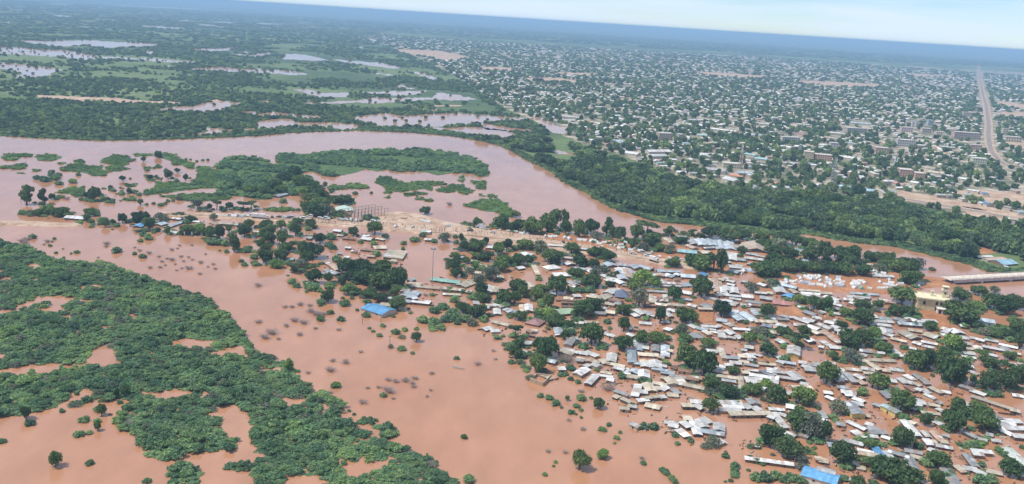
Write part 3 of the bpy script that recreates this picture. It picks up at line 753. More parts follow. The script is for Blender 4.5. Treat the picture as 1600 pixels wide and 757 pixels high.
# ------------------------------------------------------------------ things of the flooded town
# every line: position of the enlarged picture it was read from, its scale, then the things in that picture
#   H x1 y1 x2 y2 width colour [flags]   a house by the two ends of its roof (flag: Y yellow wall, d row of doors, f flat/one slope, p hip)
#   T x top base width [kind]            a tree (kinds g grey, l light, u umbrella, t tall)
#   B x base width                       a bush           D x base width   a drowned leafless shrub
TOWN = '''
@ 340 220 6.31
H 575 547 670 522 6 b
T 680 300 432 150;T 760 250 382 150;T 640 330 446 140;T 830 340 472 160;T 905 380 486 160;T 860 450 560 150;T 960 440 566 170;T 925 520 642 180;T 1015 470 604 150;T 1010 560 702 190;T 900 600 722 170;T 1070 620 752 150;T 980 640 762 200;T 560 380 502 130;T 620 440 536 130;T 460 440 562 120;T 205 390 486 60;T 1060 405 464 45;T 330 440 542 140;B 650 622 80;B 1100 600 110;B 1190 610 120;B 740 545 110
@ 1440 640 6.47
H 0 15 180 38 3.4 y;H 135 110 200 140 4 w;H 115 210 215 310 4.5 p;H 195 318 262 325 3 y;H 20 215 75 275 3.5 w;H 40 300 90 360 4 W;H 85 318 145 325 3 y;H 150 355 308 384 3 w;H 215 255 275 272 3 g;H 425 218 560 285 3.5 g;H 580 290 655 308 3.5 w;H 710 298 795 312 4 w
H 690 30 800 95 8 g;H 800 100 1005 110 5 w;H 685 135 870 145 6 g;H 870 132 950 150 4 w;H 765 180 1090 187 4.5 W;H 820 205 920 250 4 w;H 925 265 1060 278 5 w;H 510 415 710 432 4 w;H 520 445 620 455 4 w f;H 455 450 550 570 4.5 g;H 350 555 430 620 3.6 y;H 430 580 560 600 4.5 w;H 550 620 640 665 4.5 w
H 860 385 1060 565 7.5 e;H 660 605 810 635 4 y;H 995 655 1080 668 5 w;H 245 600 350 770 7 g;H 690 190 750 215 3 r;H 660 235 720 250 4 g;H 80 385 170 420 5 w;H 900 0 990 20 4 y
T 300 20 245 230;T 370 -40 90 180;T 600 -10 240 240;T 30 40 180 120;T 150 440 615 250;T 135 610 790 150;T 885 515 705 240
B 380 375 60;B 450 392 90;B 530 388 95;B 620 362 75;B 790 442 85;B 840 482 85;B 540 490 85;B 600 592 95;B 640 640 60;B 590 770 160;B 690 775 160;B 1010 402 60;B 465 662 50
@ 1280 640 6.47
H 15 10 55 75 4 g;H 10 95 90 120 4 w;H 70 155 125 185 3.5 w;H 175 135 255 150 4 g;H 295 110 470 190 4.5 W;H 475 130 540 150 4 w;H 490 180 600 188 5 g;H 510 225 680 227 4.5 g;H 515 265 585 275 4 w;H 640 260 735 290 4 W;H 350 210 450 280 5 w;H 220 290 440 345 4 w;H 860 105 1000 265 5.5 w;H 925 110 975 135 4 y;H 90 350 155 357 6 b;H 0 500 85 515 5 y
H 340 445 600 485 4.5 y Y;H 395 400 545 432 4 W;H 560 418 632 424 8 B;H 345 530 405 548 5 y;H 385 570 460 585 2 y f;H 685 420 702 500 6 w;H 705 418 905 478 5 g;H 905 475 960 590 6 g;H 800 550 950 598 4.6 w;H 845 602 990 622 3.6 g;H 960 645 1010 725 5 w;H 870 410 1035 440 4 g;H 925 458 1035 490 3.6 y;H 310 702 400 722 3 w
T 40 115 338 130;T 820 180 408 220;T 210 335 592 250;T 510 315 412 150;T 650 520 740 360;T 800 625 810 380;T 380 690 800 160;B 1000 412 120
@ 1120 640 6.47
H 520 65 580 85 4 w;H 570 25 695 180 4.5 w;H 630 28 720 62 4 w;H 690 225 780 262 5 W;H 290 485 770 550 3.6 w;H 1000 490 1060 497 5 y;H 840 245 920 267 4 g;H 345 350 420 357 3 r f;H 20 140 24 212 7 w;H 0 292 65 332 6 w
T 530 165 408 250;T 705 310 522 270;T 810 10 262 240;T 950 50 325 240;B 650 190 70;B 840 562 160 g;B 85 500 90;B 175 612 105;B 175 702 105;B 140 742 60;B 85 742 40;B 330 402 80;B 400 405 90;B 330 525 85;B 395 555 90;B 460 575 70;B 320 632 50;B 390 735 140;B 480 745 150;B 580 725 140;B 660 750 120;B 730 712 110;B 800 755 140;B 900 452 110;B 970 465 80;B 900 757 60;B 980 412 60
@ 960 600 6.47
H 320 195 460 225 7.5 y;H 685 215 785 218 5 y;H 770 160 880 172 6 w;H 810 205 890 245 5 w;H 700 340 780 345 5 y;H 685 380 760 435 5 w;H 645 450 735 520 5 w;H 800 375 845 505 5.5 w;H 855 362 915 438 6 w;H 880 462 1105 500 6 b;H 890 330 965 382 4.5 w;H 515 370 640 392 5 w;H 550 412 640 432 4 w f;H 170 395 245 430 4 w f;H 60 240 145 250 4 y;H 140 215 220 227 4 y;H 75 145 165 185 3 y;H 0 110 40 125 5 y
T 965 140 315 150;B 290 472 115;B 390 478 115;B 610 547 80;B 765 602 80;B 635 627 70;B 920 667 110 g;B 1000 662 130 g;B 20 572 70;B 55 507 50;B 180 252 80;D 280 757 60
@ 1440 540 6.47
H 0 325 70 385 4 g;H 85 415 205 475 4 y;H 210 455 290 470 3.5 w;H 0 425 70 475 4 w;H 45 490 140 535 4 w;H 75 590 180 606 4 y;H 0 555 20 592 3 w;H 150 560 205 580 3 g;H 160 630 220 660 3 w;H 390 400 510 440 4 g;H 500 445 640 492 4 w;H 510 508 985 662 3.4 y d;H 430 20 600 30 4 y;H 430 55 530 65 4 y;H 430 78 530 88 3.4 w;H 410 102 540 117 4 w
H 410 155 500 190 4 g;H 440 205 520 216 4 g;H 440 232 570 282 3 w;H 665 75 765 100 4 W;H 620 5 830 45 4 w;H 832 10 880 52 5 g;H 890 60 1000 85 3 w;H 900 180 960 187 4 w;H 970 180 1025 192 4 w;H 920 485 1020 500 5 w;H 420 570 480 607 4 w;H 440 660 490 692 4 w;H 55 200 100 210 3 W;H 110 120 170 132 3 w
T 30 40 262 150;T 190 20 152 220;T 290 110 422 280;T 350 -60 82 160;T 600 30 152 140;T 670 110 242 190;T 510 290 392 80;T 650 280 472 180;T 860 240 472 200;T 970 190 402 190;T 840 140 282 150;T 740 250 322 90;T 880 60 152 130;T 350 530 702 150;T 580 590 760 210;T 260 650 800 150;B 690 525 100;B 770 528 100
@ 1280 540 6.47
H 50 465 130 475 4 w;H 80 510 150 542 4 w;H 100 522 200 547 4 r;H 155 325 225 367 5 W;H 190 285 255 350 4 g;H 180 410 285 420 5 g;H 65 155 160 175 3.5 w;H 155 225 250 241 4 w;H 275 225 430 241 4 y;H 432 225 555 246 4.5 w;H 395 145 490 151 5 y;H 500 135 770 146 4 y d;H 512 175 620 247 5 y;H 450 265 585 276 4 y;H 640 240 715 252 5 y;H 722 230 850 246 4 w;H 275 285 360 370 4 g;H 215 270 310 281 3 g;H 370 290 450 332 5 w;H 400 340 455 382 4 p
H 690 345 775 357 6 w;H 640 460 720 530 5 g;H 225 460 370 481 5 w;H 265 490 360 497 4 W;H 345 525 450 560 4 w;H 335 575 440 591 5 w;H 290 592 400 712 9 s Y;H 445 690 510 702 4 y;H 555 580 625 606 4 g;H 650 615 800 692 6 t Y;H 740 30 840 105 4 w;H 410 35 530 51 6 g;H 590 70 655 77 4 w;H 420 80 480 96 4 w;H 810 320 880 370 4 w;H 870 300 960 350 4 w;H 900 362 1000 383 4 w;H 880 400 970 450 3 r;H 960 372 1030 410 4 y;H 980 430 1035 452 4 w;H 930 530 1020 556 5 w;H 950 580 1030 588 5 w;H 915 620 985 641 5 w;H 890 75 920 86 5 w;H 905 15 1005 40 3 w;H 970 280 1035 330 4 g;H 100 5 210 12 6 w
T 70 170 402 230;T 300 30 142 150 g;T 330 60 192 200;T 140 60 162 90;T 590 290 462 230;T 960 50 262 220;T 810 460 692 250;T 180 560 717 190 g;T 650 0 92 180;B 430 522 140;B 20 82 40;B 860 52 100
@ 1120 540 6.47
H 30 22 80 130 4 y;H 85 112 225 120 5.5 b;H 215 95 300 102 6 y;H 308 77 368 125 6 w;H 135 170 245 181 5 w;H 225 145 320 156 4 y;H 85 187 160 192 4 w;H 250 35 300 42 4 w;H 285 10 365 21 6 w;H 368 77 450 96 3 w;H 430 175 590 187 3.5 y;H 0 55 30 61 5 w;H 260 270 330 274 4 y;H 320 240 415 247 3 w;H 455 250 510 275 6 n;H 520 272 580 292 6 g;H 335 292 620 335 4.6 w;H 285 327 460 342 4.6 w;H 300 355 480 366 4.6 w;H 235 310 262 450 3 y;H 335 390 490 440 7 w
H 560 252 735 270 3 w;H 580 230 640 246 5 w;H 605 312 800 341 4 w;H 745 262 850 342 8 w;H 540 352 620 367 5 w;H 165 410 255 431 5 w;H 0 300 220 331 4 y;H 0 205 80 217 4 w;H 0 230 55 247 7 b;H 600 85 665 126 5 w;H 612 150 680 172 4 w;H 778 22 770 104 8.5 w Y;H 830 165 900 176 5 w;H 870 195 990 231 5 w;H 885 237 990 247 6 g;H 920 185 1000 196 4 g;H 1000 165 1035 202 4 w;H 690 490 775 497 6 w Y;H 705 602 800 617 7 w;H 770 415 960 422 5 y;H 850 377 920 391 4 w
H 0 560 250 567 5 w;H 350 537 390 590 8 g;H 60 612 260 616 5.5 w;H 20 642 240 650 5.5 w;H 275 592 340 630 5 w;H 372 617 430 655 5 w;H 130 690 545 684 5 y d;H 530 637 680 647 3 w
T 510 0 122 190;T 155 215 302 130;T 490 350 452 150;T 590 420 602 200;T 350 430 522 200;T 100 490 542 220;T 860 430 622 250;T 870 640 860 350;B 380 195 60;B 500 210 80
@ 960 520 6.47
H 145 5 200 27 5 w;H 232 70 245 170 6 b;H 240 205 440 218 6.5 y d;H 290 137 345 143 7 W;H 415 120 418 182 5 g;H 175 175 178 300 6 b;H 515 122 515 235 6 b;H 545 182 580 188 4 y;H 300 267 310 332 6 y;H 410 285 415 355 9 w;H 450 242 500 252 4 y;H 0 312 100 333 4 y;H 0 347 100 371 5 w;H 108 352 125 410 5 w;H 165 377 245 397 8 b;H 297 382 300 450 8 w;H 130 432 270 452 5 y;H 475 387 600 407 5 b;H 480 442 520 452 5 y;H 548 452 600 515 7.5 y;H 630 432 688 500 5 y;H 662 507 905 557 6 y d;H 650 447 850 477 3 r;H 580 552 650 602 4 g
H 330 502 380 580 7.5 y;H 390 492 520 517 4 y;H 412 542 440 570 6 y;H 458 537 530 562 8 w;H 245 512 205 630 5 w;H 260 592 330 599 5 w;H 235 682 340 672 4 w;H 312 660 450 642 4 y;H 455 647 515 642 4 w;H 540 612 640 619 6 y;H 5 587 135 632 2.5 g;H 590 332 640 352 5 r;H 650 372 780 392 5 r;H 750 25 885 30 10 g p;H 930 172 1035 186 6 w;H 995 362 1035 382 5 w;H 1000 422 1035 442 6 w
T 90 40 202 200;T 265 -20 132 140;T 430 -10 142 180;T 720 130 372 230;T 900 190 452 260;B 710 102 140;T 930 60 162 150;T 970 450 602 180;B 70 477 110;B 270 522 110;B 345 525 90;T 710 50 112 140
@ 800 500 6.47
H 462 75 480 150 6 b;H 612 182 562 250 6 g;H 515 282 670 326 4 w;H 485 307 610 346 5 y;H 680 317 770 332 6 w;H 745 315 860 361 5 w;H 660 377 760 397 4 y;H 765 392 880 426 4 y;H 655 402 720 411 4 g;H 820 442 880 466 6 w;H 740 447 775 466 4 w;H 752 492 655 550 7 w;H 850 557 765 645 5 w;H 905 512 1005 531 4 y;H 865 547 1015 567 3.5 w;H 960 597 1025 607 6 w;H 370 402 445 421 6.5 b;H 470 492 535 492 5 w;H 305 542 400 582 3.5 y f;H 908 392 950 431 5 y;H 1012 342 1000 420 7 w;H 965 422 1035 437 5 y
H 625 27 660 32 4 y;H 685 27 750 36 5 w;H 640 187 680 191 3 w;H 580 82 620 101 3 w;H 200 97 250 102 5 y;H 155 107 200 126 3 r;H 120 232 260 224 5 w;H 65 302 150 317 4 w;H 185 147 230 156 3 r;H 930 117 990 141 5 w;H 980 152 1035 167 4 w
T 800 40 282 250;T 530 110 212 100;T 30 30 202 140;T 350 185 402 230;T 270 180 332 150;T 250 350 562 200;T 60 200 292 120;T 30 270 402 130;T 470 20 92 160;T 570 30 92 130;B 590 522 105;B 510 447 95 g;B 490 582 80;B 545 572 70;B 595 622 70;B 665 652 70;D 970 705 150;D 560 420 160;B 850 522 50;B 115 497 70;B 940 312 60;B 865 312 50
@ 1440 450 6.47
H 0 322 140 327 6 w;H 40 457 165 495 9 y;H 0 537 155 566 4 w;H 0 572 120 591 4 w;H 215 397 300 421 5 w;H 215 432 270 446 6 w;H 325 417 388 460 8 w;H 210 467 280 472 5 w;H 360 492 460 501 6 w;H 385 552 485 561 5 w;H 385 377 455 382 4 W;H 490 490 555 500 4 w;H 560 517 635 536 4 w;H 640 510 770 532 4 w;H 535 592 610 601 5 w;H 615 582 830 627 5 w;H 790 557 970 596 4 w;H 832 597 880 637 6 g;H 900 652 1005 671 4 w
T 570 -25 82 150;T 730 -20 62 110 g;T 370 140 382 300;T 480 150 362 200;T 380 60 142 200;T 550 130 242 160 l;T 720 60 232 230;T 830 90 282 200;T 930 70 222 230;T 80 340 442 160;T 300 470 652 230;T 610 620 760 150;T 40 640 800 180;T 190 600 722 220 g;T 560 340 432 130;T 640 400 492 130;T 740 420 512 130;T 840 420 512 150;T 960 320 482 160;T 990 450 622 150
@ 1280 450 6.47
H 0 42 120 47 5 y;H 65 77 200 121 7 w;H 140 152 230 176 4 w;H 140 197 210 206 5 g;H 250 107 350 121 5 w;H 310 42 600 61 4 b;H 330 72 440 111 3.5 w;H 440 147 540 161 4 w;H 320 137 400 161 5 w;H 0 232 50 246 5 g;H 520 252 575 300 5 w;H 540 322 740 336 5 w;H 610 302 720 316 5 t;H 525 352 720 376 5 w;H 625 397 710 440 6 w;H 620 442 750 481 5 w;H 770 302 880 336 6 g;H 885 292 980 321 6 w;H 790 352 1035 371 6 b d;H 1000 322 1035 341 5 w;H 730 502 880 536 4 y;H 850 437 985 505 9 y;H 900 412 1035 431 5 y;H 960 542 1035 566 5 w
H 910 602 1000 621 4 w;H 630 492 660 521 4 w;H 415 622 520 636 6 g;H 740 627 835 690 4 w;H 0 362 120 415 5 w;H 20 432 130 490 4 p;H 110 492 210 555 4 p;H 30 532 150 600 4 w;H 65 332 150 351 6 w;H 112 322 180 351 5 p;H 160 322 220 341 4 g;H 138 382 200 406 5 w;H 155 422 290 441 5 w;H 190 452 280 466 4 w;H 300 402 350 450 4 g;H 0 592 40 601 3 w
T 60 90 242 150;T 260 200 312 130;T 420 210 402 220;T 430 150 232 180;T 590 120 222 110;T 830 30 182 300;T 760 170 302 140;T 880 180 292 150;T 300 430 622 220;T 420 420 602 200;T 540 390 532 160;T 230 340 422 110;B 120 292 80;T 690 600 702 180;B 460 102 80
@ 1120 450 6.47
H 40 52 120 61 6 w;H 130 72 240 82 4 w;H 130 97 240 112 4 w;H 40 117 150 127 4 w;H 90 152 190 166 5 w;H 150 132 220 151 4 w;H 250 77 360 87 8 w;H 295 132 450 151 5 g;H 300 167 450 181 3 r;H 385 42 500 52 4 w;H 505 42 560 52 5 y;H 440 92 560 111 7 w;H 375 212 428 270 6 b;H 130 237 255 330 6.5 b;H 250 237 395 328 7 b;H 150 227 215 236 5 w;H 380 332 605 342 5.5 y;H 0 317 100 331 6 b;H 80 342 160 376 4 y;H 0 372 40 381 5 w;H 165 407 350 421 4 w;H 10 432 70 437 3 w;H 10 457 80 462 3.5 w;H 20 487 90 496 4 w;H 108 427 172 470 6 w;H 110 492 185 506 3 w;H 212 477 253 510 5 w;H 465 372 555 391 6 n;H 490 437 590 446 7 y;H 542 367 610 401 5 p;H 618 357 705 386 6 w
H 510 302 720 311 4 g;H 650 277 720 296 3 g;H 775 292 940 350 5 w;H 880 302 990 331 6 w;H 780 357 890 371 6 w;H 890 232 1000 271 6 g;H 970 287 1035 296 5 w;H 930 372 1035 410 6 w;H 930 412 1035 460 5 y;H 265 555 350 618 7.5 w;H 250 622 310 631 6 w;H 622 522 695 560 6 w;H 915 512 970 546 6 W;H 565 132 735 150 8 P;H 680 67 772 92 8 B;H 622 2 650 50 7 w;H 752 12 810 50 4 y;H 830 12 1035 22 4 y;H 850 42 1035 56 4 W;H 860 67 1035 81 5 w;H 895 102 950 111 4 B;H 820 177 900 187 4 t
T 40 130 302 160;T 510 155 302 150;T 430 400 502 170;T 330 450 572 160;T 510 480 712 220;T 655 400 492 130;T 810 430 612 200;T 880 380 482 120;T 830 70 162 140;T 980 80 222 150;B 290 372 70;B 870 232 70;B 270 212 60
@ 960 420 6.47
H 430 18 650 24 6 b;H 388 48 420 56 7 W;H 430 58 500 66 7 p;H 508 52 545 60 8 W;H 558 68 595 76 7 b;H 605 54 655 62 5 W;H 605 102 660 106 5 r;H 668 62 812 72 9 b;H 480 132 610 141 5 w;H 692 142 750 170 9 b;H 470 162 690 167 3 w;H 690 232 780 246 7 w;H 340 217 520 226 3 g;H 350 267 398 350 4.5 y;H 387 292 440 301 7 w;H 448 292 500 321 5 r;H 512 262 520 330 3 y;H 415 352 530 366 5 y;H 540 357 695 371 5 y;H 752 362 830 381 5 w;H 300 362 410 366 4 r;H 905 352 985 390 8 g;H 850 402 990 406 3 y
H 222 412 300 460 6 w;H 312 432 370 470 5 g;H 350 462 410 481 3 w;H 502 417 578 480 4 w;H 547 407 640 431 5 w;H 182 447 230 476 4 w;H 470 527 550 531 4 w;H 255 537 370 546 4 w;H 512 602 570 618 6 W p;H 145 642 188 680 6 y;H 772 557 840 590 6 w;H 905 622 970 660 4 y;H 880 577 1035 586 4 w;H 970 627 1035 636 3 y;H 70 232 78 285 8 N p;H 0 352 60 361 6 g;H 0 302 70 331 5 r;H 0 207 40 216 6 y;H 0 102 90 146 6 w;H 55 22 98 108 8 b;H 150 22 230 46 4 b;H 960 102 990 111 4 w;H 968 162 1000 200 6 w;H 1003 102 1032 180 5 p;H 990 292 1035 311 4 w;H 855 47 930 61 6 B
T 270 10 182 200;T 200 100 242 180;T 400 80 202 140;T 240 190 402 190 g;T 600 180 332 170;T 880 90 302 190;T 800 110 192 100;T 90 360 482 150;T 90 490 642 120;T 460 380 562 110;T 720 400 562 210;T 680 560 692 130 g;T 290 560 760 180;T 430 560 760 190;T 20 20 82 50
@ 800 400 6.47
H 335 118 468 104 8 w p;H 420 188 610 188 8 w p;H 105 7 195 12 5 w;H 45 122 110 110 5 w;H 217 87 265 185 3 y;H 563 62 600 86 7 w;H 520 12 610 21 4 w;H 610 117 750 131 5 b;H 757 122 825 156 6 w;H 592 252 650 290 6 g;H 625 252 700 261 5 g;H 570 297 640 311 4 p;H 615 397 690 399 5 w;H 530 412 620 426 5 y;H 445 432 720 441 2.5 r;H 500 467 690 476 2.5 r;H 500 502 620 507 2.5 r;H 760 402 880 426 4 y;H 800 382 885 408 4 y;H 872 435 980 392 7 y;H 965 372 1035 335 7 w;H 455 565 600 548 8.5 G;H 108 492 116 560 5 y;H 162 492 170 555 6 w
H 0 552 70 561 6 g;H 170 642 308 672 10 R p;H 255 547 310 543 5 y;H 830 572 940 577 6 g;H 950 562 1035 572 7 y d;H 915 472 1035 491 5 y;H 980 442 1035 446 7 r;H 905 527 950 530 5 b;H 630 677 665 681 4 y;H 690 682 750 688 5 w;H 740 657 870 662 3 y;H 380 372 440 377 6 b;H 148 262 215 320 4 y;H 132 292 190 340 4 p;H 965 65 1018 98 8 b;H 875 87 920 92 5 y;H 920 192 1035 240 5 w;H 960 232 1035 261 5 w
T 450 210 402 220;T 800 190 332 210;T 640 140 242 180;T 370 385 552 110;T 250 330 472 140;T 290 280 372 140;T 50 240 392 190;T 110 300 432 110;T 30 360 502 110;T 700 450 642 200;T 820 430 592 200;T 340 530 652 180;T 420 590 732 200;T 270 560 642 120;T 80 570 662 150;B 965 692 95;T 400 -40 92 240;T 820 30 132 120;T 920 100 202 150 g;T 690 0 112 150;B 600 382 110;B 690 382 110;B 790 382 130;B 270 257 80;T 560 660 732 160;T 985 260 322 100
@ 640 400 6.47
H 225 226 515 262 6 S;H 512 296 622 255 8.5 y;H 0 292 300 321 4 y;H 340 327 550 346 5 y;H 340 377 510 386 3 y;H 0 430 78 362 5.5 b;H 20 457 200 476 4 w;H 20 432 70 423 4 W;H 165 447 215 456 3 W;H 645 472 700 473 7 w;H 705 87 790 113 7 y;H 650 157 720 162 5 y;H 895 207 950 208 7 y;H 800 302 800 362 7 w;H 860 312 856 370 6 y;H 775 492 825 493 5 y;H 845 487 890 496 5 w;H 895 497 940 511 5 w;H 765 517 800 518 5 w;H 880 527 890 580 5 w;H 985 532 1035 561 7 b;H 845 652 1005 690 5 y;H 745 735 830 714 6 w;H 820 752 900 748 5 w;H 570 352 620 357 5 y;H 0 267 120 281 5 y;H 0 232 40 241 6 g;H 620 47 680 48 4 y;H 505 17 560 21 5 w;H 575 117 640 121 5 w
T 440 50 152 130;T 470 120 227 110;T 660 65 147 100 l;T 610 120 192 110 g;T 690 180 292 130 g;T 820 100 272 180 g;T 720 270 412 130;T 740 380 482 150;T 960 350 502 170;T 920 50 172 170;B 450 482 120;T 540 470 592 140;T 680 500 642 190;B 330 552 130;B 250 592 130;T 310 650 722 60;B 130 692 120;B 240 702 130;B 360 682 120;B 460 672 140;B 560 682 150;B 630 722 140 g;B 750 677 110;B 480 702 80;B 430 640 150;B 230 412 60;B 400 372 100;B 540 387 70;B 600 392 60;D 165 405 60;D 340 355 95;B 250 757 60;B 70 757 60
@ 480 380 6.47
H 752 607 850 622 6 y;H 815 557 845 562 5 W;H 940 462 1035 468 7 g;H 972 530 1035 492 7 b;H 1000 590 1035 572 6 b;H 830 145 885 74 9 y f;H 905 155 955 82 8 y f;H 668 37 790 33 9 y;H 545 57 720 76 3 r;H 390 42 440 46 4 w;H 380 132 420 136 3 w;H 305 97 345 98 3 g;H 450 77 500 86 3 r;H 610 127 680 131 4 p;H 202 182 300 250 5 p;H 242 212 310 270 4 p;H 140 292 240 311 4 g;H 250 282 310 311 5 g;H 190 262 230 290 4 g;H 0 397 30 401 4 w;H 845 177 900 182 5 y
T 60 0 172 200;T 60 260 422 150;T 210 310 402 80;B 220 472 115;T 210 475 612 140;B 140 627 95;T 400 160 352 200;T 560 170 342 220;T 750 180 362 250;T 900 240 472 200;T 760 300 502 270;T 580 280 442 240;T 470 260 392 200;T 620 470 562 160;T 415 410 537 170 l;T 350 350 432 90;T 740 500 612 150;T 915 560 692 160;T 890 430 542 120;B 290 202 120;B 380 647 110;B 505 692 45;B 600 757 85;D 170 725 70;B 235 727 80;B 60 492 150;B 130 502 80;B 260 72 100;B 870 757 50;B 700 142 90
@ 1120 360 6.47
H 32 102 58 190 11 b;H 112 112 140 195 9 b;H 165 142 190 190 8 p;H 382 135 402 215 20 c;H 262 147 318 210 6 y;H 42 232 68 280 7 g;H 147 237 150 300 8 w;H 75 217 130 222 5 w;H 145 222 215 236 4 w;H 210 290 290 300 7 t;H 282 272 480 296 6.5 w;H 300 227 400 241 5 b;H 400 252 480 266 4 w;H 120 347 250 356 4 w;H 130 367 370 391 3 w;H 140 402 230 430 7 g;H 100 317 130 326 5 W;H 310 332 360 341 5 g;H 190 347 260 352 4 w;H 20 492 70 501 5 y;H 80 477 120 491 4 w;H 110 502 180 521 4 w;H 110 532 180 546 4 w;H 42 577 60 630 7 w;H 92 562 113 610 5 w;H 166 572 180 630 6 w;H 2 512 20 620 6 p
H 30 642 120 661 7 w;H 0 642 30 661 6 g;H 435 537 500 561 5 w;H 390 622 500 641 4 w;H 510 617 560 641 5 y;H 595 545 655 630 8 b;H 655 547 810 581 6.5 b;H 752 592 800 640 4 y;H 742 190 805 240 7 T;H 790 187 870 192 6 T;H 815 214 880 222 6 O;H 880 292 940 311 6 b
T 100 0 132 230;T 260 0 102 160;T 440 0 132 170;T 470 90 192 150;T 650 40 152 200;T 800 50 172 110;T 930 80 192 180;T 610 110 202 190 g;T 570 170 282 220;T 600 260 402 250;T 740 180 322 180;T 480 340 492 280;T 560 380 492 180;T 700 300 432 200;T 820 300 432 180;T 960 340 442 200;T 930 170 312 200;T 250 170 242 110;T 340 520 642 150 g;T 560 490 582 150 g;T 40 190 442 110;T 840 650 742 150;B 240 272 70
@ 1280 360 6.47
H 530 452 740 462 6 w;H 518 382 560 420 6 W;H 500 332 550 346 5 y
T 40 110 332 150;T 180 160 302 170;T 320 160 332 200;T 270 250 352 200;T 80 320 442 200;T 230 340 462 210;T 430 350 472 180;T 420 310 372 120;T 500 210 322 130;T 600 220 332 160;T 690 230 352 140;T 640 300 402 120;T 800 300 432 200;T 870 280 402 200;T 920 310 432 150;T 900 410 562 190;T 990 430 522 120;T 1000 280 402 120;T 600 350 432 150 g
@ 1440 360 6.47
H 550 262 700 257 5 w;H 640 292 830 277 6 p;H 752 322 900 310 13 L;H 840 362 880 367 7 w
T 580 530 672 140
@ 960 320 6.47
H 640 322 740 331 6 b;H 640 460 830 478 9 T;H 750 345 815 400 8 w;H 740 407 820 441 6 p;H 848 347 890 410 7.5 b;H 893 347 935 410 7.5 b;H 948 352 1000 415 8.5 b;H 1012 362 1040 420 8 b;H 900 437 1010 432 4 g;H 865 480 950 476 8 y;H 515 335 590 380 6 y;H 192 612 250 641 8 b;H 252 617 380 651 7 b;H 50 602 120 611 6 b;H 58 642 90 700 8 w;H 104 642 130 740 9 p
T 220 200 362 150;T 330 190 302 240 u;T 380 290 432 200;T 180 340 442 130;T 50 220 372 130;T 30 290 402 90;T 285 380 482 120 g;T 560 400 492 130 g;T 450 390 480 110;T 680 330 412 140;T 545 210 322 110 t;T 700 285 312 70;T 780 245 322 90 u;T 970 220 352 170;T 870 280 342 90;T 590 540 642 160;T 770 500 642 170;T 880 510 682 230;T 1000 480 682 150
@ 800 310 6.47
H 80 555 200 572 9 W p;H 520 592 620 601 5 g;H 370 462 560 476 4 w;H 680 502 800 516 4 w
T 360 160 352 190;T 400 100 300 200 t;T 530 115 322 90 t;T 540 225 362 110;T 670 215 397 130;T 800 210 372 150;T 950 185 382 110 t;T 970 300 402 80;T 200 210 372 200;T 90 215 342 130;T 20 230 342 110;T 30 140 202 110;T 850 330 432 130 g;B 450 372 60;T 1010 270 402 80;T 130 420 532 180;T 290 430 562 170;T 370 480 652 250;T 600 450 582 160;T 690 530 682 150;T 840 510 602 170;T 970 530 652 150;T 820 620 722 130;T 930 680 760 150;T 60 560 702 130;T 160 600 672 150
@ 640 300 6.47
H 125 392 210 397 6 t;H 155 477 235 481 5 w;H 775 552 860 556 7 w;H 710 357 775 362 6 W
T 155 150 237 110;T 680 270 367 105;D 405 135 75;T 930 230 382 150;T 990 300 392 100;B 870 382 130;T 350 420 522 140 g;T 520 420 502 50;B 50 512 110;B 130 462 80;B 460 472 60;T 560 500 602 130;T 680 490 622 170;T 770 460 542 60;T 900 510 642 160;T 980 480 602 120;T 760 610 712 150;T 660 600 682 130;T 460 610 702 110;T 440 700 757 130;T 570 660 732 90;T 960 680 757 180
@ 480 300 6.47
H 290 172 460 174 13 E p;H 275 387 350 396 6 W;H 560 462 660 476 8 w;H 355 557 450 562 4 g;H 360 462 480 471 3 r;H 700 467 780 481 3 y;H 555 442 620 439 4 w;H 670 552 790 547 8 y;H 0 462 45 466 6 t;H 310 432 360 436 3 g;H 0 422 100 431 4 p
T 60 20 152 160;T 150 60 252 160;T 100 120 262 180;T 250 40 112 120;T 370 30 132 150;T 310 60 132 150;T 440 60 122 80;B 485 32 60;B 650 22 40;T 350 180 252 80;T 330 230 282 100;B 610 292 120;B 690 292 80;T 680 300 442 160;T 465 360 457 105;T 35 280 382 110;T 130 420 532 120;B 240 492 120;B 260 592 90;B 190 562 50;B 540 527 70;B 670 547 80;T 790 430 482 80;B 975 540 75;B 970 592 50;T 50 480 662 130;T 0 600 757 150
@ 320 310 6.47
H 130 247 290 256 6 y;H 70 242 130 266 4 p;H 40 267 100 272 4 w;H 295 257 400 261 5 w;H 480 332 560 336 4 y;H 745 372 790 410 4 y;H 810 602 900 611 4 b
T 120 10 122 110 u;T 390 20 132 110 u;T 470 20 122 110 u;T 250 40 122 80;T 50 50 122 50;T 90 150 232 80 g;T 450 210 312 100;T 400 270 402 140;T 240 275 352 70;T 150 270 422 100;T 60 280 412 110;T 300 370 552 130;B 420 557 100;B 370 652 60;B 400 692 70;T 770 220 322 100;T 620 230 332 170;T 640 270 402 150;T 640 340 472 140;T 780 330 482 110;T 570 410 522 90;T 630 450 532 110;B 500 622 90;B 510 692 80;T 620 520 672 160;B 720 722 170 l;T 770 520 642 150;T 820 450 552 150;T 920 250 392 110;T 940 200 282 120;T 990 430 602 130;T 880 640 757 140;T 970 610 722 140;B 140 482 120;B 200 492 120
@ 160 310 6.31
H 340 272 420 234 6 B;H 540 242 610 252 8 b;H 510 217 560 222 6 g;H 620 282 800 219 4 b;H 640 232 720 241 4 w;H 600 302 640 304 4 w;H 670 332 730 333 6 w;H 700 192 780 201 5 w;H 900 222 960 227 4 w;H 930 242 1000 247 4 w;H 1060 262 1110 264 5 y
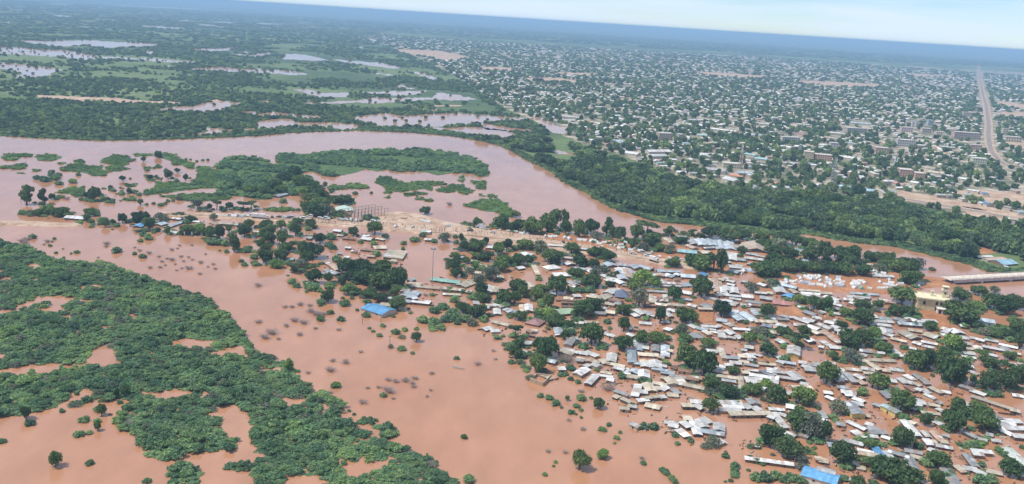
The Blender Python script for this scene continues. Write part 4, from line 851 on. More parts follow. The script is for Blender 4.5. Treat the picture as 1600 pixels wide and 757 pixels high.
T 200 150 252 85;T 30 210 292 70;T 105 205 262 45;T 350 140 252 130;T 430 130 262 100;T 460 190 322 130;T 580 140 242 130;T 780 140 192 90;T 870 170 242 100;T 640 270 362 60;T 840 260 372 150;T 960 250 372 150;T 1090 290 412 110;B 400 382 90;B 455 417 100;B 375 437 60;B 140 547 120;B 320 562 55;B 400 597 80;D 40 455 70;B 540 337 80;B 1090 472 130;T 375 5 72 60;B 440 72 40;B 505 62 40;B 575 82 60;T 935 10 112 110 g;T 1060 40 122 45
@ 0 220 5.822
H 610 688 780 702 9 W
T 245 400 582 130 t;T 400 430 577 90 t;T 475 480 542 60;B 210 682 85;B 290 682 95 g;T 350 620 692 100;T 440 580 682 130;T 520 610 702 100;T 600 600 692 130;T 790 670 742 70;T 820 620 692 110;B 335 357 72;B 405 382 108;B 470 302 72;B 535 327 67;B 505 362 92;B 460 332 62;B 535 407 82;B 665 392 82;B 715 322 50;T 850 420 557 80;B 1005 442 40;B 975 557 50;B 1020 572 60;B 940 757 110;B 1030 752 50;T 890 430 512 60;T 785 470 532 50;D 610 535 60;D 865 640 60
@ 160 220 6.31
T 550 100 172 75;T 650 285 382 90;T 740 270 322 55;T 820 325 402 45;T 405 155 212 45;B 550 255 45;B 440 302 55;T 200 345 402 55;B 275 382 30;T 80 440 482 42;T 128 485 522 30;T 262 465 522 50;T 335 490 532 50;T 350 465 508 60;T 45 555 606 55;B 105 627 75;T 385 555 640 70;B 505 632 40;B 645 607 50;B 620 632 45;T 755 540 592 75;B 575 392 30;B 735 412 60;T 470 335 382 50;B 250 452 50;B 780 185 22;B 825 192 32;B 870 195 30;B 930 212 40;B 990 202 38;B 1040 200 35;B 700 602 40;B 860 377 35
@ 0 560 3.844
B 15 515 50;T 160 290 372 62;B 180 412 65;T 612 278 352 56;T 588 380 440 40;T 335 562 662 76;B 540 650 54;T 703 183 245 34;T 750 165 240 50;B 372 330 40;B 885 757 55;D 780 345 45;D 765 400 60;B 720 278 40;B 465 225 30
@ 400 420 4.204
D 190 255 40;D 240 255 40;D 290 240 50;D 355 245 40;D 360 285 60;D 400 305 70;D 255 345 60;D 315 360 60;D 390 395 35;D 545 405 40;D 105 430 80;D 60 460 70;D 290 437 50;D 15 355 50;D 15 115 50;D 690 550 36;D 505 608 45;D 590 620 60;D 490 672 70;D 345 688 40;D 870 735 45;D 920 745 50;D 980 740 60;D 1045 725 50;D 1030 757 45;D 200 380 45;D 150 465 35
B 480 302 70;B 425 350 65 l;B 560 350 60;B 725 325 48;B 585 250 70;B 665 278 30;B 832 388 40;B 902 325 30;B 812 452 46;B 920 440 70;B 975 415 45;B 960 465 48 g;B 1060 408 55;T 1052 420 488 66;B 955 545 62;B 885 525 40 g;B 1028 565 32;B 1080 365 35;B 240 105 60;B 360 140 90;B 270 130 60;B 330 160 26;B 420 155 55;B 770 420 30;B 745 400 28;T 215 592 680 62;T 480 140 228 70;B 430 235 50
@ 440 560 3.843
D 310 18 35;D 385 30 50;D 295 78 60;D 165 90 40;D 640 135 35;D 690 140 40;D 740 138 40;D 805 125 40 l;D 795 175 40;D 520 182 30;D 585 178 35;D 645 205 80;D 670 245 20;D 490 270 55;D 290 210 40;D 905 95 40;B 325 185 65 l;B 612 240 48;B 495 388 52;B 540 402 40;B 640 488 80;B 608 440 40;B 405 325 30;B 435 345 25;B 1095 490 45 l;D 895 195 20;D 875 232 20;D 380 330 30;B 1052 12 40;D 900 650 70
@ 720 540 3.488
B 435 290 42;B 478 302 50;B 515 335 62;B 548 345 20;T 580 275 305 25;B 655 310 65;B 630 345 45;B 655 362 30;B 710 295 25;B 600 378 42;B 628 382 20;B 655 400 22;T 747 290 352 65;T 648 580 690 95;T 770 572 628 72;B 805 445 40;B 770 475 50;B 868 482 26;B 840 520 55;B 838 540 20;D 570 585 35;D 475 580 35;D 590 412 28;D 990 638 26;B 995 655 40;B 515 645 28;B 505 665 22;B 458 715 32;B 20 512 38;D 665 460 40;D 180 32 28;D 97 105 40;D 188 78 22;B 45 757 70;B 1110 705 50;D 660 255 40;B 345 118 24;B 190 28 30
@ 1000 540 3.488
B 120 690 40;B 145 715 45;B 170 740 50;B 185 757 45;B 460 615 45;B 515 670 50;B 515 705 50;B 515 735 45;B 465 745 20;B 590 690 24;B 395 555 90 g;B 350 565 50;B 640 650 60;B 590 635 40;B 700 515 40
@ 160 310 6.31
D 685 515 55;D 760 470 40;D 740 500 35;D 690 615 70;D 640 600 40;D 590 630 50;D 860 700 80;D 735 715 40;D 785 695 35;D 620 665 35;D 570 685 50;D 470 690 55;D 370 520 50;D 320 490 35;D 460 545 60;D 885 465 40;D 1018 555 35;D 1095 655 45;D 1115 700 45;D 970 640 60;D 890 610 40;D 100 655 40;D 40 480 50;D 560 580 45;D 800 625 40;D 720 655 30;D 1040 680 30;D 960 750 50;D 780 580 50;D 850 585 40
@ 0 370 5.825
D 200 45 70;D 250 30 70;D 230 75 80;D 430 50 60;B 300 25 80;B 495 30 40;B 475 52 25;B 455 92 40;B 510 158 38;B 580 200 32;B 700 155 55;B 648 162 28;D 975 70 70;B 1060 152 115;D 895 195 25;D 575 115 25;D 400 75 30;D 1025 255 30
'''

ROOF = {'w': (0.60, 0.59, 0.565), 'W': (0.76, 0.76, 0.75), 'g': (0.34, 0.345, 0.345), 'b': (0.42, 0.48, 0.525), 'y': (0.55, 0.475, 0.36), 'p': (0.46, 0.33, 0.25), 'r': (0.27, 0.16, 0.11), 'n': (0.22, 0.25, 0.30), 'N': (0.16, 0.19, 0.27),
        'B': (0.14, 0.35, 0.60), 'T': (0.30, 0.50, 0.52), 't': (0.38, 0.47, 0.46), 'G': (0.42, 0.56, 0.36), 'S': (0.27, 0.47, 0.39), 'E': (0.42, 0.52, 0.46), 'e': (0.42, 0.45, 0.40), 'P': (0.56, 0.27, 0.24), 'R': (0.30, 0.17, 0.16), 'c': (0.52, 0.42, 0.32),
        'O': (0.60, 0.26, 0.17), 'L': (0.36, 0.56, 0.68), 's': (0.38, 0.40, 0.42)}
ROOF_WORD = {'w': 'pale grey tin', 'W': 'bright white', 'g': 'grey tin', 'b': 'bluish grey tin', 'y': 'cream tin', 'p': 'rusty pinkish tin', 'r': 'rust brown tin', 'n': 'dark slate grey', 'N': 'navy blue', 'B': 'bright blue', 'T': 'teal', 't': 'pale teal',
             'G': 'pale green', 'S': 'sea green', 'E': 'pale green', 'e': 'grey-green', 'P': 'pink', 'R': 'maroon', 'c': 'tan', 'O': 'orange', 'L': 'light blue', 's': 'steel grey'}
WALLS = [(0.26, 0.17, 0.115), (0.42, 0.33, 0.235), (0.20, 0.145, 0.11), (0.16, 0.125, 0.105), (0.50, 0.44, 0.35), (0.19, 0.13, 0.10), (0.13, 0.11, 0.10), (0.24, 0.18, 0.14)]  # mostly dark mud browns: shade under the roof edges is put into the colour

DOOR = Geo(); DOOR.box(-0.42, 0.42, -0.03, 0.03, 0, 1.0); DOOR = DOOR.mesh('door', M['dark'])
WINDOW = Geo(); WINDOW.box(-0.5, 0.5, -0.03, 0.03, -0.3, 0.3); WINDOW = WINDOW.mesh('window', M['dark'])

def roof_geo(L, W, h, rise, col, shape, rng, sheet_w=1.7):
    q = Geo(); ov = 0.35
    x0, x1 = -L / 2 - ov, L / 2 + ov; y0, y1 = -W / 2 - ov, W / 2 + ov
    rust = (0.33, 0.20, 0.13)
    tone = rng.uniform(0.74, 1.24)
    def shade(metal=True):
        k = tone * rng.uniform(0.80, 1.14); c = [v * k for v in col]
        if metal and rng.random() < 0.11:
            a = rng.uniform(0.25, 0.7); c = [c[i] * (1 - a) + rust[i] * a for i in range(3)]
        elif metal and rng.random() < 0.05:
            c = [0.68 * k] * 3
        return tuple(min(0.85, v) for v in c)
    n = max(2, int(round((x1 - x0) / sheet_w)))
    n = min(n, 16)
    if shape == 'hip':
        rl = max(0.0, L - W) / 2
        a, b, c, d = (x0, y0, h), (x1, y0, h), (x1, y1, h), (x0, y1, h); e, f = (-rl, 0, h + rise), (rl, 0, h + rise)
        if rl < 0.2:
            e = f = (0, 0, h + rise)
            for t in ((a, b, e), (b, c, e), (c, d, e), (d, a, e)): q.face(list(t), shade(False))
        else:
            q.face([a, b, f, e], shade(False)); q.face([c, d, e, f], shade(False)); q.face([b, c, f], shade(False)); q.face([d, a, e], shade(False))
        return q
    plain = shape == 'plain'
    for i in range(n):
        s = x0 + (x1 - x0) * i / n; t = x0 + (x1 - x0) * (i + 1) / n + 0.06
        j = lambda: rng.uniform(-0.022, 0.022) + (i % 2) * 0.012
        if shape == 'slope':
            q.face([(s, y0, h + j()), (t, y0, h + j()), (t, y1, h + rise + j()), (s, y1, h + rise + j())], shade(not plain))
        else:
            q.face([(s, y0, h + j()), (t, y0, h + j()), (t, 0, h + rise + j()), (s, 0, h + rise + j())], shade(not plain))
            q.face([(s, 0, h + rise + j()), (t, 0, h + rise + j()), (t, y1, h + j()), (s, y1, h + j())], shade(not plain))
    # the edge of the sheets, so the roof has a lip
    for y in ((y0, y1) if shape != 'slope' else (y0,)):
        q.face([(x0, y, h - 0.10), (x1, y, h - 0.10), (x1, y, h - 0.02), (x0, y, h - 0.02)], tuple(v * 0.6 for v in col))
    return q

def wall_geo(L, W, h, rise, col, shape):
    q = Geo(); x, y = L / 2, W / 2; b = -0.6
    if shape == 'slope':
        q.face([(-x, -y, b), (x, -y, b), (x, -y, h - 0.03), (-x, -y, h - 0.03)], col); q.face([(x, y, b), (-x, y, b), (-x, y, h + rise - 0.03), (x, y, h + rise - 0.03)], col)
        q.face([(x, -y, b), (x, y, b), (x, y, h + rise - 0.03), (x, -y, h - 0.03)], col); q.face([(-x, y, b), (-x, -y, b), (-x, -y, h - 0.03), (-x, y, h + rise - 0.03)], col)
        return q
    q.face([(-x, -y, b), (x, -y, b), (x, -y, h - 0.03), (-x, -y, h - 0.03)], col); q.face([(x, y, b), (-x, y, b), (-x, y, h - 0.03), (x, y, h - 0.03)], col)
    if shape == 'hip':
        q.face([(x, -y, b), (x, y, b), (x, y, h - 0.03), (x, -y, h - 0.03)], col); q.face([(-x, y, b), (-x, -y, b), (-x, -y, h - 0.03), (-x, y, h - 0.03)], col)
    else:
        g = h + rise * 0.88
        q.face([(x, -y, b), (x, y, b), (x, y, h - 0.03), (x, 0, g), (x, -y, h - 0.03)], col); q.face([(-x, y, b), (-x, -y, b), (-x, -y, h - 0.03), (-x, 0, g), (-x, y, h - 0.03)], col)
    return q

THINGS = []      # (object, what it is, category, group) - labels are written at the end, when all landmarks are known

def build_house(a, b, W, code, flags, seed, base=0.0, h=None, name=None, what=None, category=None, group=None, wall=None, doors=None):
    rng = random.Random(seed)
    a = Vector(a); b = Vector(b); mid = (a + b) / 2; d = b - a
    L = max(2.2, d.length); rz = math.atan2(d.y, d.x)
    W = max(2.1, W * float(np.interp(mid.length, [330, 430, 540], [0.60, 0.66, 0.90]))) if base >= 0 and code not in 'BTSGEPRLONc' else W
    if W > L * 1.15:                       # the ridge runs along the longer side
        L, W = W, L; rz += math.pi / 2
    h = h if h is not None else (2.2 if 'Y' in flags else rng.uniform(0.9, 1.6))
    shape = 'slope' if 'f' in flags or (W < 3.3 and rng.random() < 0.7) else ('hip' if 'p' in flags else 'gable')
    rise = {'slope': 0.08 * W, 'gable': 0.13 * W, 'hip': 0.22 * W}[shape] * rng.uniform(0.85, 1.15)
    if code == 'N': rise = 3.2
    wc = wall or ((0.62, 0.50, 0.20) if 'Y' in flags else rng.choice(WALLS))
    col = ROOF[code]; k = rng.uniform(0.92, 1.06); col = tuple(c * k for c in col)
    long_one = L / W > 3.2
    nm = name or ('row_house' if long_one else ('shed' if L * W < 13 else ('hut' if L * W < 23 else 'house')))
    r = empty(nm, (mid.x, mid.y, base), rz)
    link('wall', wall_geo(L, W, h, rise, wc, shape).mesh('wall', M['wall']), r)
    plain = code in 'BTSGEPRLON'
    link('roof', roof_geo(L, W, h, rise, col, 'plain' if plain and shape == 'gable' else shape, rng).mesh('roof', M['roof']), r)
    # doors and windows on the side towards the lane
    side = -1 if (Matrix.Rotation(rz, 3, 'Z') @ Vector((0, -1, 0))).dot(-mid) > 0 else 1
    n = doors if doors is not None else (max(3, int(L / 3.0)) if 'd' in flags else (int(L / 5) if L > 7 else (1 if rng.random() < 0.5 else 0)))
    for i in range(min(n, 9)):
        x = (i + 0.5) / n * L - L / 2 + rng.uniform(-0.3, 0.3)
        if i % 2 == 0:
            o = link('door', DOOR, r); o.location = (x, side * (W / 2 + 0.02), 0.0); o.scale = (1, 1, max(0.4, min(1.25, h - 0.2)))
        else:
            o = link('window', WINDOW, r); o.location = (x, side * (W / 2 + 0.02), h * 0.62)
    size = 'long' if long_one else ('tiny' if L * W < 13 else ('small' if L * W < 38 else ('mid-sized' if L * W < 75 else 'large')))
    wd = what or f"{size} {nm.replace('_', ' ')} with {ROOF_WORD[code]} roof"
    THINGS.append((r, wd, category or nm.replace('_', ' '), group or 'tin roofed houses of the flooded town'))
    return r

KIND_OF = {'': 'round', 'g': 'grey', 'l': 'light', 'u': 'flat', 't': 'tall'}
TREE_WORD = {'round': 'dark green round-crowned tree', 'grey': 'greyish thin-leaved tree', 'light': 'light green leafy tree', 'flat': 'flat-topped umbrella thorn tree', 'tall': 'tall tiered tree'}

def build_tree(u, vt, vb, w, kind, seed, base=0.0):
    rng = random.Random(seed)
    p = place(u, vb, base); m = metres_per_px(p)
    dep = math.asin(HEIGHT / math.sqrt(p.x ** 2 + p.y ** 2 + HEIGHT ** 2))
    rad = max(1.2, 0.5 * w * m * 1.13)
    hpx = (vb - vt) * m
    H = max(rad * 1.0, (hpx - rad * math.sin(dep) * 0.6) / math.cos(dep) * 1.0)
    H = min(H, 24)
    k = KIND_OF.get(kind, 'round')
    if not kind:
        k = rng.choices(['round', 'light', 'grey', 'flat', 'tall'], [83, 5, 5, 5, 2])[0]
    clear = {'round': 0.10, 'grey': 0.12, 'light': 0.06, 'flat': 0.45, 'tall': 0.16}[k]
    # the crown's near edge hangs towards the camera: the stem stands a little farther off
    away = Vector((p.x, p.y, 0)).normalized()
    p = p + away * (rad * 0.75 if k in ('round', 'light', 'grey') else rad * 0.25)
    t = empty('tree', (p.x, p.y, base), rng.uniform(0, 6.28))
    tr = link('trunk', rng.choice(TRUNKS), t); tr.scale = (H * 0.8, H * 0.8, H * (0.62 if k != 'flat' else 0.85))
    cr = link('crown', rng.choice(CROWNS[k]), t); cr.location = (0, 0, H * clear); cr.scale = (rad * rng.uniform(0.95, 1.05), rad * rng.uniform(0.95, 1.05), H * (1 - clear) * 0.98)
    size = 'small' if rad < 3.2 else ('' if rad < 6.2 else 'big')
    THINGS.append((t, f"{size} {TREE_WORD[k]}".strip(), 'tree', 'trees standing in the flooded town'))
    return t

def build_bush(u, vb, w, kind, seed, base=0.0):
    rng = random.Random(seed)
    p = place(u, vb, base); m = metres_per_px(p); rad = max(0.7, 0.5 * w * m * 1.15)
    away = Vector((p.x, p.y, 0)).normalized(); p = p + away * rad * 0.8
    me = rng.choice(CROWNS['grey'] if kind == 'g' else (CROWNS['light'] if kind == 'l' else CROWNS['bush']))
    o = link('bush', me); o.location = (p.x, p.y, base - 0.25); o.rotation_euler = (0, 0, rng.uniform(0, 6.28))
    o.scale = (rad, rad * rng.uniform(0.85, 1.1), rad * rng.uniform(0.75, 1.0) + 0.3)
    word = {'g': 'greyish', 'l': 'light green'}.get(kind, 'green'); size = 'tiny' if rad < 1.8 else ('small' if rad < 3.3 else 'broad')
    THINGS.append((o, f'{size} {word} bush in flood water', 'bush', 'bushes rising out of the flood water'))

def build_dead(u, vb, w, seed, base=0.0):
    rng = random.Random(seed)
    p = place(u, vb, base); m = metres_per_px(p); rad = max(1.1, 0.5 * w * m * 1.25)
    o = link('drowned_shrub', rng.choice(TWIGS)); o.location = (p.x, p.y, base - 0.2); o.rotation_euler = (0, 0, rng.uniform(0, 6.28)); o.scale = (rad * 1.1, rad * 1.1, max(1.2, rad * 0.8))
    THINGS.append((o, 'leafless grey-brown drowned shrub', 'dead shrub', 'leafless shrubs drowned in the flood'))

_done_h = []; _done_t = []; _done_b = []
def near(lst, u, v, du, dv):
    return any(abs(u - a) < du and abs(v - b) < dv for a, b in lst)
RAISED = [(np.array(poly), z) for (_n, poly, _m, z) in LANDS]
def base_at(u, v):
    b = 0.0
    for poly, z in RAISED:
        if inside(poly, np.array([[u, v]]))[0]: b = max(b, z)
    if v < np.interp(u, [q[0] for q in BANK], [q[1] for q in BANK]): b = GZ + 0.2
    return b

seed = 1000; org = (0, 0, 1)
HOUSE_UV = []
for line in TOWN.strip().splitlines():
    if line.startswith('@'):
        org = tuple(float(t) for t in line.split()[1:]); continue
    for item in line.split(';'):
        t = item.split()
        if not t: continue
        seed += 1
        X = lambda s: org[0] + float(s) / org[2]
        Yv = lambda s: org[1] + float(s) / org[2]
        if t[0] == 'H':
            u1, v1, u2, v2 = X(t[1]), Yv(t[2]), X(t[3]), Yv(t[4]); um, vm = (u1 + u2) / 2, (v1 + v2) / 2
            if near(_done_h, um, vm, 5.5, 2.6): continue
            _done_h.append((um, vm))
            fl = ''.join(t[7:]); bs = base_at(um, vm + 2)
            z = bs + 1.5
            A = place(u1, v1, z); Bp = place(u2, v2, z)
            build_house(A, Bp, float(t[5]), t[6], fl, seed, base=bs)
        elif t[0] == 'T':
            u, vt, vb, w = X(t[1]), Yv(t[2]), Yv(t[3]), float(t[4]) / org[2]
            if near(_done_t, u, vb, 7, 4.5): continue
            _done_t.append((u, vb))
            build_tree(u, vt, vb, w, t[5] if len(t) > 5 else '', seed, base_at(u, vb))
        elif t[0] == 'B':
            u, vb, w = X(t[1]), Yv(t[2]), float(t[3]) / org[2]
            if near(_done_b, u, vb, 4, 2.5): continue
            _done_b.append((u, vb))
            build_bush(u, vb, w, t[4] if len(t) > 4 else '', seed, base_at(u, vb))
        elif t[0] == 'D':
            u, vb, w = X(t[1]), Yv(t[2]), float(t[3]) / org[2]
            if near(_done_b, u, vb, 3, 2): continue
            _done_b.append((u, vb))
            build_dead(u, vb, w, seed)

for i, (p, r, h) in enumerate(THORN_SINGLE):
    rng = random.Random(5000 + i)
    o = link('thorn_bush', rng.choice(CROWNS['thorn'] + CROWNS['bush'][:2])); o.location = tuple(p); o.rotation_euler = (0, 0, rng.uniform(0, 6.28)); o.scale = (r, r, h)
    tag(o, 'green thorn bush crowded among its likes in the flooded thicket', 'thorn bush', 'thorn bushes of the flooded thicket')

# ------------------------------------------------------------------ landmarks of the town
LANDMARK = {}
def landmark(phrase, p): LANDMARK[phrase] = (p[0], p[1])
def special(o, label, category, group=None):
    return tag(o, label, category, group)

WIN_FRAME = None
def box_building(name, u, vb, wpx, hpx, depth, rz, col, label, category='building', floors=2, bays=4, roofcol=(0.6, 0.57, 0.52), base=None, parapet=0.4, win=(0.10, 0.11, 0.12)):
    """a flat-roofed block with real window openings on the sides that show"""
    base = GZ if base is None else base
    p = place(u, vb, base); m = metres_per_px(p); L = wpx * m; H = hpx * m
    r = empty(name, (p.x, p.y, base), rz)
    D = depth
    q = Geo(); q.box(-L / 2, L / 2, 0, D, -0.3, H, col)
    link('wall', q.mesh('wall', M['wall']), r)
    q = Geo(); t = 0.25
    q.box(-L / 2 - t, L / 2 + t, -t, D + t, H + 0.003, H + 0.22, roofcol)
    q.box(-L / 2 - t, L / 2 + t, -t, 0.0, H + 0.22, H + 0.22 + parapet, col); q.box(-L / 2 - t, L / 2 + t, D, D + t, H + 0.22, H + 0.22 + parapet, col)
    q.box(-L / 2 - t, -L / 2, 0.0, D, H + 0.22, H + 0.22 + parapet, col); q.box(L / 2, L / 2 + t, 0.0, D, H + 0.22, H + 0.22 + parapet, col)
    link('roof', q.mesh('roof', M['wall']), r)
    fh = H / floors; bw = L / bays
    g = Geo(); g.box(-0.5, 0.5, -0.04, 0.04, -0.5, 0.5, win); wm = g.mesh('window', M['paint'])
    for f in range(floors):
        for b in range(bays):
            o = link('window', wm, r); o.location = (-L / 2 + (b + 0.5) * bw, -0.045, (f + 0.55) * fh); o.scale = (bw * 0.46, 1, fh * 0.46)
    nb = max(1, int(D / bw))
    for sx in (-1, 1):
        for f in range(floors):
            for b in range(min(nb, 3)):
                o = link('window', wm, r); o.location = (sx * (L / 2 + 0.045), (b + 0.5) * D / min(nb, 3), (f + 0.55) * fh); o.scale = (bw * 0.46, 1, fh * 0.46); o.rotation_euler = (0, 0, math.pi / 2)
    special(r, label, category)
    return r

# cream mosque with a square minaret
mp = place(1460, 487, 0.5); mrz = math.radians(-14)
mos = empty('mosque', mp, mrz)
CREAM = (0.66, 0.55, 0.33); CREAM2 = (0.74, 0.66, 0.46)
mm = metres_per_px(mp)
q = Geo(); q.box(-10.5, 7.5, 0, 13, -1.0, 7.2, CREAM); link('wall', q.mesh('wall', M['wall']), mos)
q = Geo(); q.box(-11.2, 9.4, -1.0, 13.6, 7.203, 7.6, CREAM2); q.box(-11.2, 9.4, -1.0, -0.6, 7.6, 8.1, CREAM2); q.box(-11.2, -10.8, -0.6, 13.6, 7.6, 8.1, CREAM2); q.box(-10.8, 9.4, 13.2, 13.6, 7.6, 8.1, CREAM2)
rf = link('roof', q.mesh('roof', M['wall']), mos)
for i in range(5):
    q = Geo(); q.box(-10.0 + i * 3.9, -9.8 + i * 3.9, -0.5, 13.1, 7.6, 7.68, (0.58, 0.48, 0.30)); link('roof_ridge', q.mesh('roof_ridge', M['wall']), rf)
def arch(w, h):
    g = Geo(); pts = [(-w / 2, 0), (w / 2, 0), (w / 2, h * 0.6)] + [(w / 2 * math.cos(t), h * 0.6 + h * 0.4 * math.sin(t)) for t in (0.5, 1.05, 1.57, 2.1, 2.64)] + [(-w / 2, h * 0.6)]
    g.face([(x, -0.03, z) for x, z in pts]); g.face([(x, 0.03, z) for x, z in reversed(pts)])
    for i in range(len(pts)):
        a, b = pts[i], pts[(i + 1) % len(pts)]; g.face([(a[0], -0.03, a[1]), (a[0], 0.03, a[1]), (b[0], 0.03, b[1]), (b[0], -0.03, b[1])])
    return g.mesh('arched_window', M['dark'])
AW = arch(1.5, 2.4)
for i in range(3):
    for f in range(2):
        o = link('arched_window', AW, mos); o.location = (0.6 + i * 2.5, -0.035, 0.7 + f * 3.3)
for i in range(3):
    o = link('arched_window', AW, mos); o.location = (-10.535, 2.5 + i * 4, 3.4); o.rotation_euler = (0, 0, math.pi / 2)
o = link('arched_window', AW, mos); o.location = (-6.5, -0.035, 3.6)
q = Geo(); q.box(4.2, 7.2, 6.5, 9.5, 7.6, 13.6, CREAM2); q.box(3.7, 7.7, 6.0, 10.0, 12.2, 12.6, CREAM2, True); q.box(3.7, 7.7, 6.0, 10.0, 14.4, 14.8, CREAM2, True)
for (x, y) in ((4.2, 6.5), (6.8, 6.5), (4.2, 9.1), (6.8, 9.1)): q.box(x, x + 0.4, y, y + 0.4, 13.6, 14.4, CREAM2)
mn = link('minaret', q.mesh('minaret', M['wall']), mos)
q = Geo(); q.box(-0.6, 0.6, -0.04, 0.04, -0.6, 0.6, (0.12, 0.11, 0.1)); wm = q.mesh('minaret_opening', M['dark'])
for (x, y, rz) in ((5.7, 6.46, 0), (4.16, 8, math.pi / 2), (7.24, 8, math.pi / 2)):
    o = link('minaret_opening', wm, mn); o.location = (x, y, 10.6); o.rotation_euler = (0, 0, rz)
q = Geo(); q.box(-2.0, -0.6, 7.5, 8.9, 7.6, 10.6, CREAM2); q.box(-2.3, -0.3, 7.2, 9.2, 10.6, 10.9, CREAM2, True); q.bar((-1.3, 8.2, 10.9), (-1.3, 8.2, 12.4), 0.35, 0.05, 8, CREAM2); link('turret', q.mesh('turret', M['wall']), mos)
q = Geo(); q.box(0.8, 6.6, -4.2, -0.3, -1.0, 3.0, (0.72, 0.68, 0.62)); q.box(0.4, 7.0, -4.6, -0.31, 3.0, 3.3, (0.75, 0.72, 0.66), True); pc = link('porch', q.mesh('porch', M['wall']), mos)
for i in range(2):
    o = link('porch_arch', AW, pc); o.location = (2.2 + i * 2.6, -4.24, 0.1)
special(mos, 'cream two-storey mosque with square minaret and arched windows by the bridge road', 'mosque'); landmark('the cream mosque', mp)

# the bridge
A = place(1478, 435.5, 3.4); B2 = place(1690, 424, 3.4)
bd = (B2 - A); bl = bd.length; brz = math.atan2(bd.y, bd.x)
br = empty('bridge', (A.x, A.y, 0), brz)
BC = (0.66, 0.62, 0.57)
q = Geo(); q.box(0, bl, -4.5, 4.5, 3.0, 3.5, BC, True); link('deck', q.mesh('deck', M['concrete']), br)
q = Geo(); q.box(0, bl, -3.6, 3.6, 3.504, 3.54, (0.66, 0.57, 0.48)); link('roadway', q.mesh('carriageway', M['concrete']), br)
for s in (-1, 1):
    q = Geo(); q.box(4, bl, s * 3.4 - 0.35, s * 3.4 + 0.35, 1.0, 2.998, (0.58, 0.56, 0.58), True); link('girder', q.mesh('girder', M['concrete']), br)
    q = Geo()
    for z in (3.85, 4.25): q.box(0, bl, s * 4.3 - 0.06, s * 4.3 + 0.06, z, z + 0.12, (0.60, 0.56, 0.50), True)
    rl = link('railing', q.mesh('railing', M['concrete']), br)
    q = Geo(); q.box(-0.1, 0.1, -0.1, 0.1, 0, 1.0, (0.62, 0.58, 0.52)); pm = q.mesh('railing_post', M['concrete'])
    for i in range(int(bl / 3.2)):
        o = link('railing_post', pm, rl); o.location = (1 + i * 3.2, s * 4.3, 3.502)
for x in (3.0, 30.0, 57.0, 84.0):
    if x < bl:
        q = Geo(); q.box(x - 0.9, x + 0.9, -3.9, 3.9, -2.0, 0.99, BC, True); link('pier', q.mesh('pier', M['concrete']), br)
special(br, 'concrete girder bridge carrying the road over the brown river', 'bridge'); landmark('the bridge', A)

# blue hall
o = build_house(place(572 + 3.5, 476.5, 2.6), place(608, 486.5, 2.6), 11.5, 'B', '', 31, h=2.0, name='hall', wall=(0.55, 0.46, 0.36), doors=2)
THINGS.pop(); special(o, 'bright blue gable-roofed hall standing alone at the edge of open flood water', 'hall'); landmark('the blue-roofed hall', o.location)
# blue and grey roofed house at the lower edge
o = build_house(place(1256, 733, 3.2), place(1309, 748, 3.2), 8.0, 'B', '', 33, h=2.6, name='house', wall=(0.66, 0.60, 0.50), doors=4)
THINGS.pop(); special(o, 'cream-walled house with bright blue roof beside an attached grey roof', 'house'); landmark('the blue-roofed house', o.location)
o = build_house(place(1278, 731, 3.4), place(1304, 737, 3.4), 7.0, 'g', '', 34, h=2.9, name='house_annex', wall=(0.6, 0.55, 0.46), doors=0)
THINGS.pop(); special(o, 'grey tin-roofed annex behind the cream-walled blue-roofed house', 'annex')
# white house with blue-grey roof near the bridge
o = build_house(place(1525, 497, 3.8), place(1553, 501, 3.8), 8, 'b', '', 35, h=3.2, name='house', wall=(0.68, 0.66, 0.62), doors=5, base=0.0)
THINGS.pop(); special(o, 'white-walled house with bluish grey roof between trees and mud', 'house'); landmark('the white-walled house', o.location)
LM = {'the pink-roofed house': (1220, 472), 'the bright blue shop roof': (1232, 462), 'the yellow-fronted gable house': (1239, 553), 'the teal-roofed store': (1073, 393), 'the pale green hall': (881, 486), 'the maroon-roofed house': (836, 502),
      'the yellow-walled warehouse': (1333, 643), 'the yellow-walled teal hall': (1392, 641), 'the long sea-green school roof': (697, 438), 'the sand heap': (650, 350), 'the white warehouse by the causeway': (119, 339), 'the white tent camp': (1320, 445),
      'the long cream row block': (1555, 630), 'the long white sunken roof': (1202, 720), 'the navy pyramid-roofed hut': (971, 461), 'the tan market roof': (1180, 387), 'the light blue riverside roof': (1568, 409), 'the long cream block with doors': (1172, 646),
      'the grey-green roofed block': (1586, 712), 'the wide blue-grey compound roof': (1075, 428), 'the drowned goalmouth of open water': (640, 405)}
del LM['the drowned goalmouth of open water']
for k, (u, v) in LM.items(): landmark(k, place(u, v, 1.0))

# walled ruin with no roof
rp = [place(828, 597), place(838, 588), place(861, 591), place(848, 604)]
c = sum(rp, Vector()) / 4; ru = empty('ruined_compound', (c.x, c.y, 0))
for i in range(4):
    a = rp[i] - c; b = rp[(i + 1) % 4] - c; d = (b - a).normalized(); n = Vector((-d.y, d.x, 0)) * 0.18
    q = Geo(); h = 1.3 + 0.25 * i
    lo = [a - n, b - n, b + n, a + n]
    q.face([tuple(p + Vector((0, 0, h))) for p in lo], (0.5, 0.4, 0.3))
    for k in range(4): q.face([tuple(lo[k] + Vector((0, 0, -0.5))), tuple(lo[(k + 1) % 4] + Vector((0, 0, -0.5))), tuple(lo[(k + 1) % 4] + Vector((0, 0, h))), tuple(lo[k] + Vector((0, 0, h)))], (0.42, 0.31, 0.22))
    link('wall', q.mesh('wall', M['wall']), ru)
special(ru, 'roofless mud-brown walled compound filled with flood water below a big tree', 'compound'); landmark('the roofless walled compound', c)

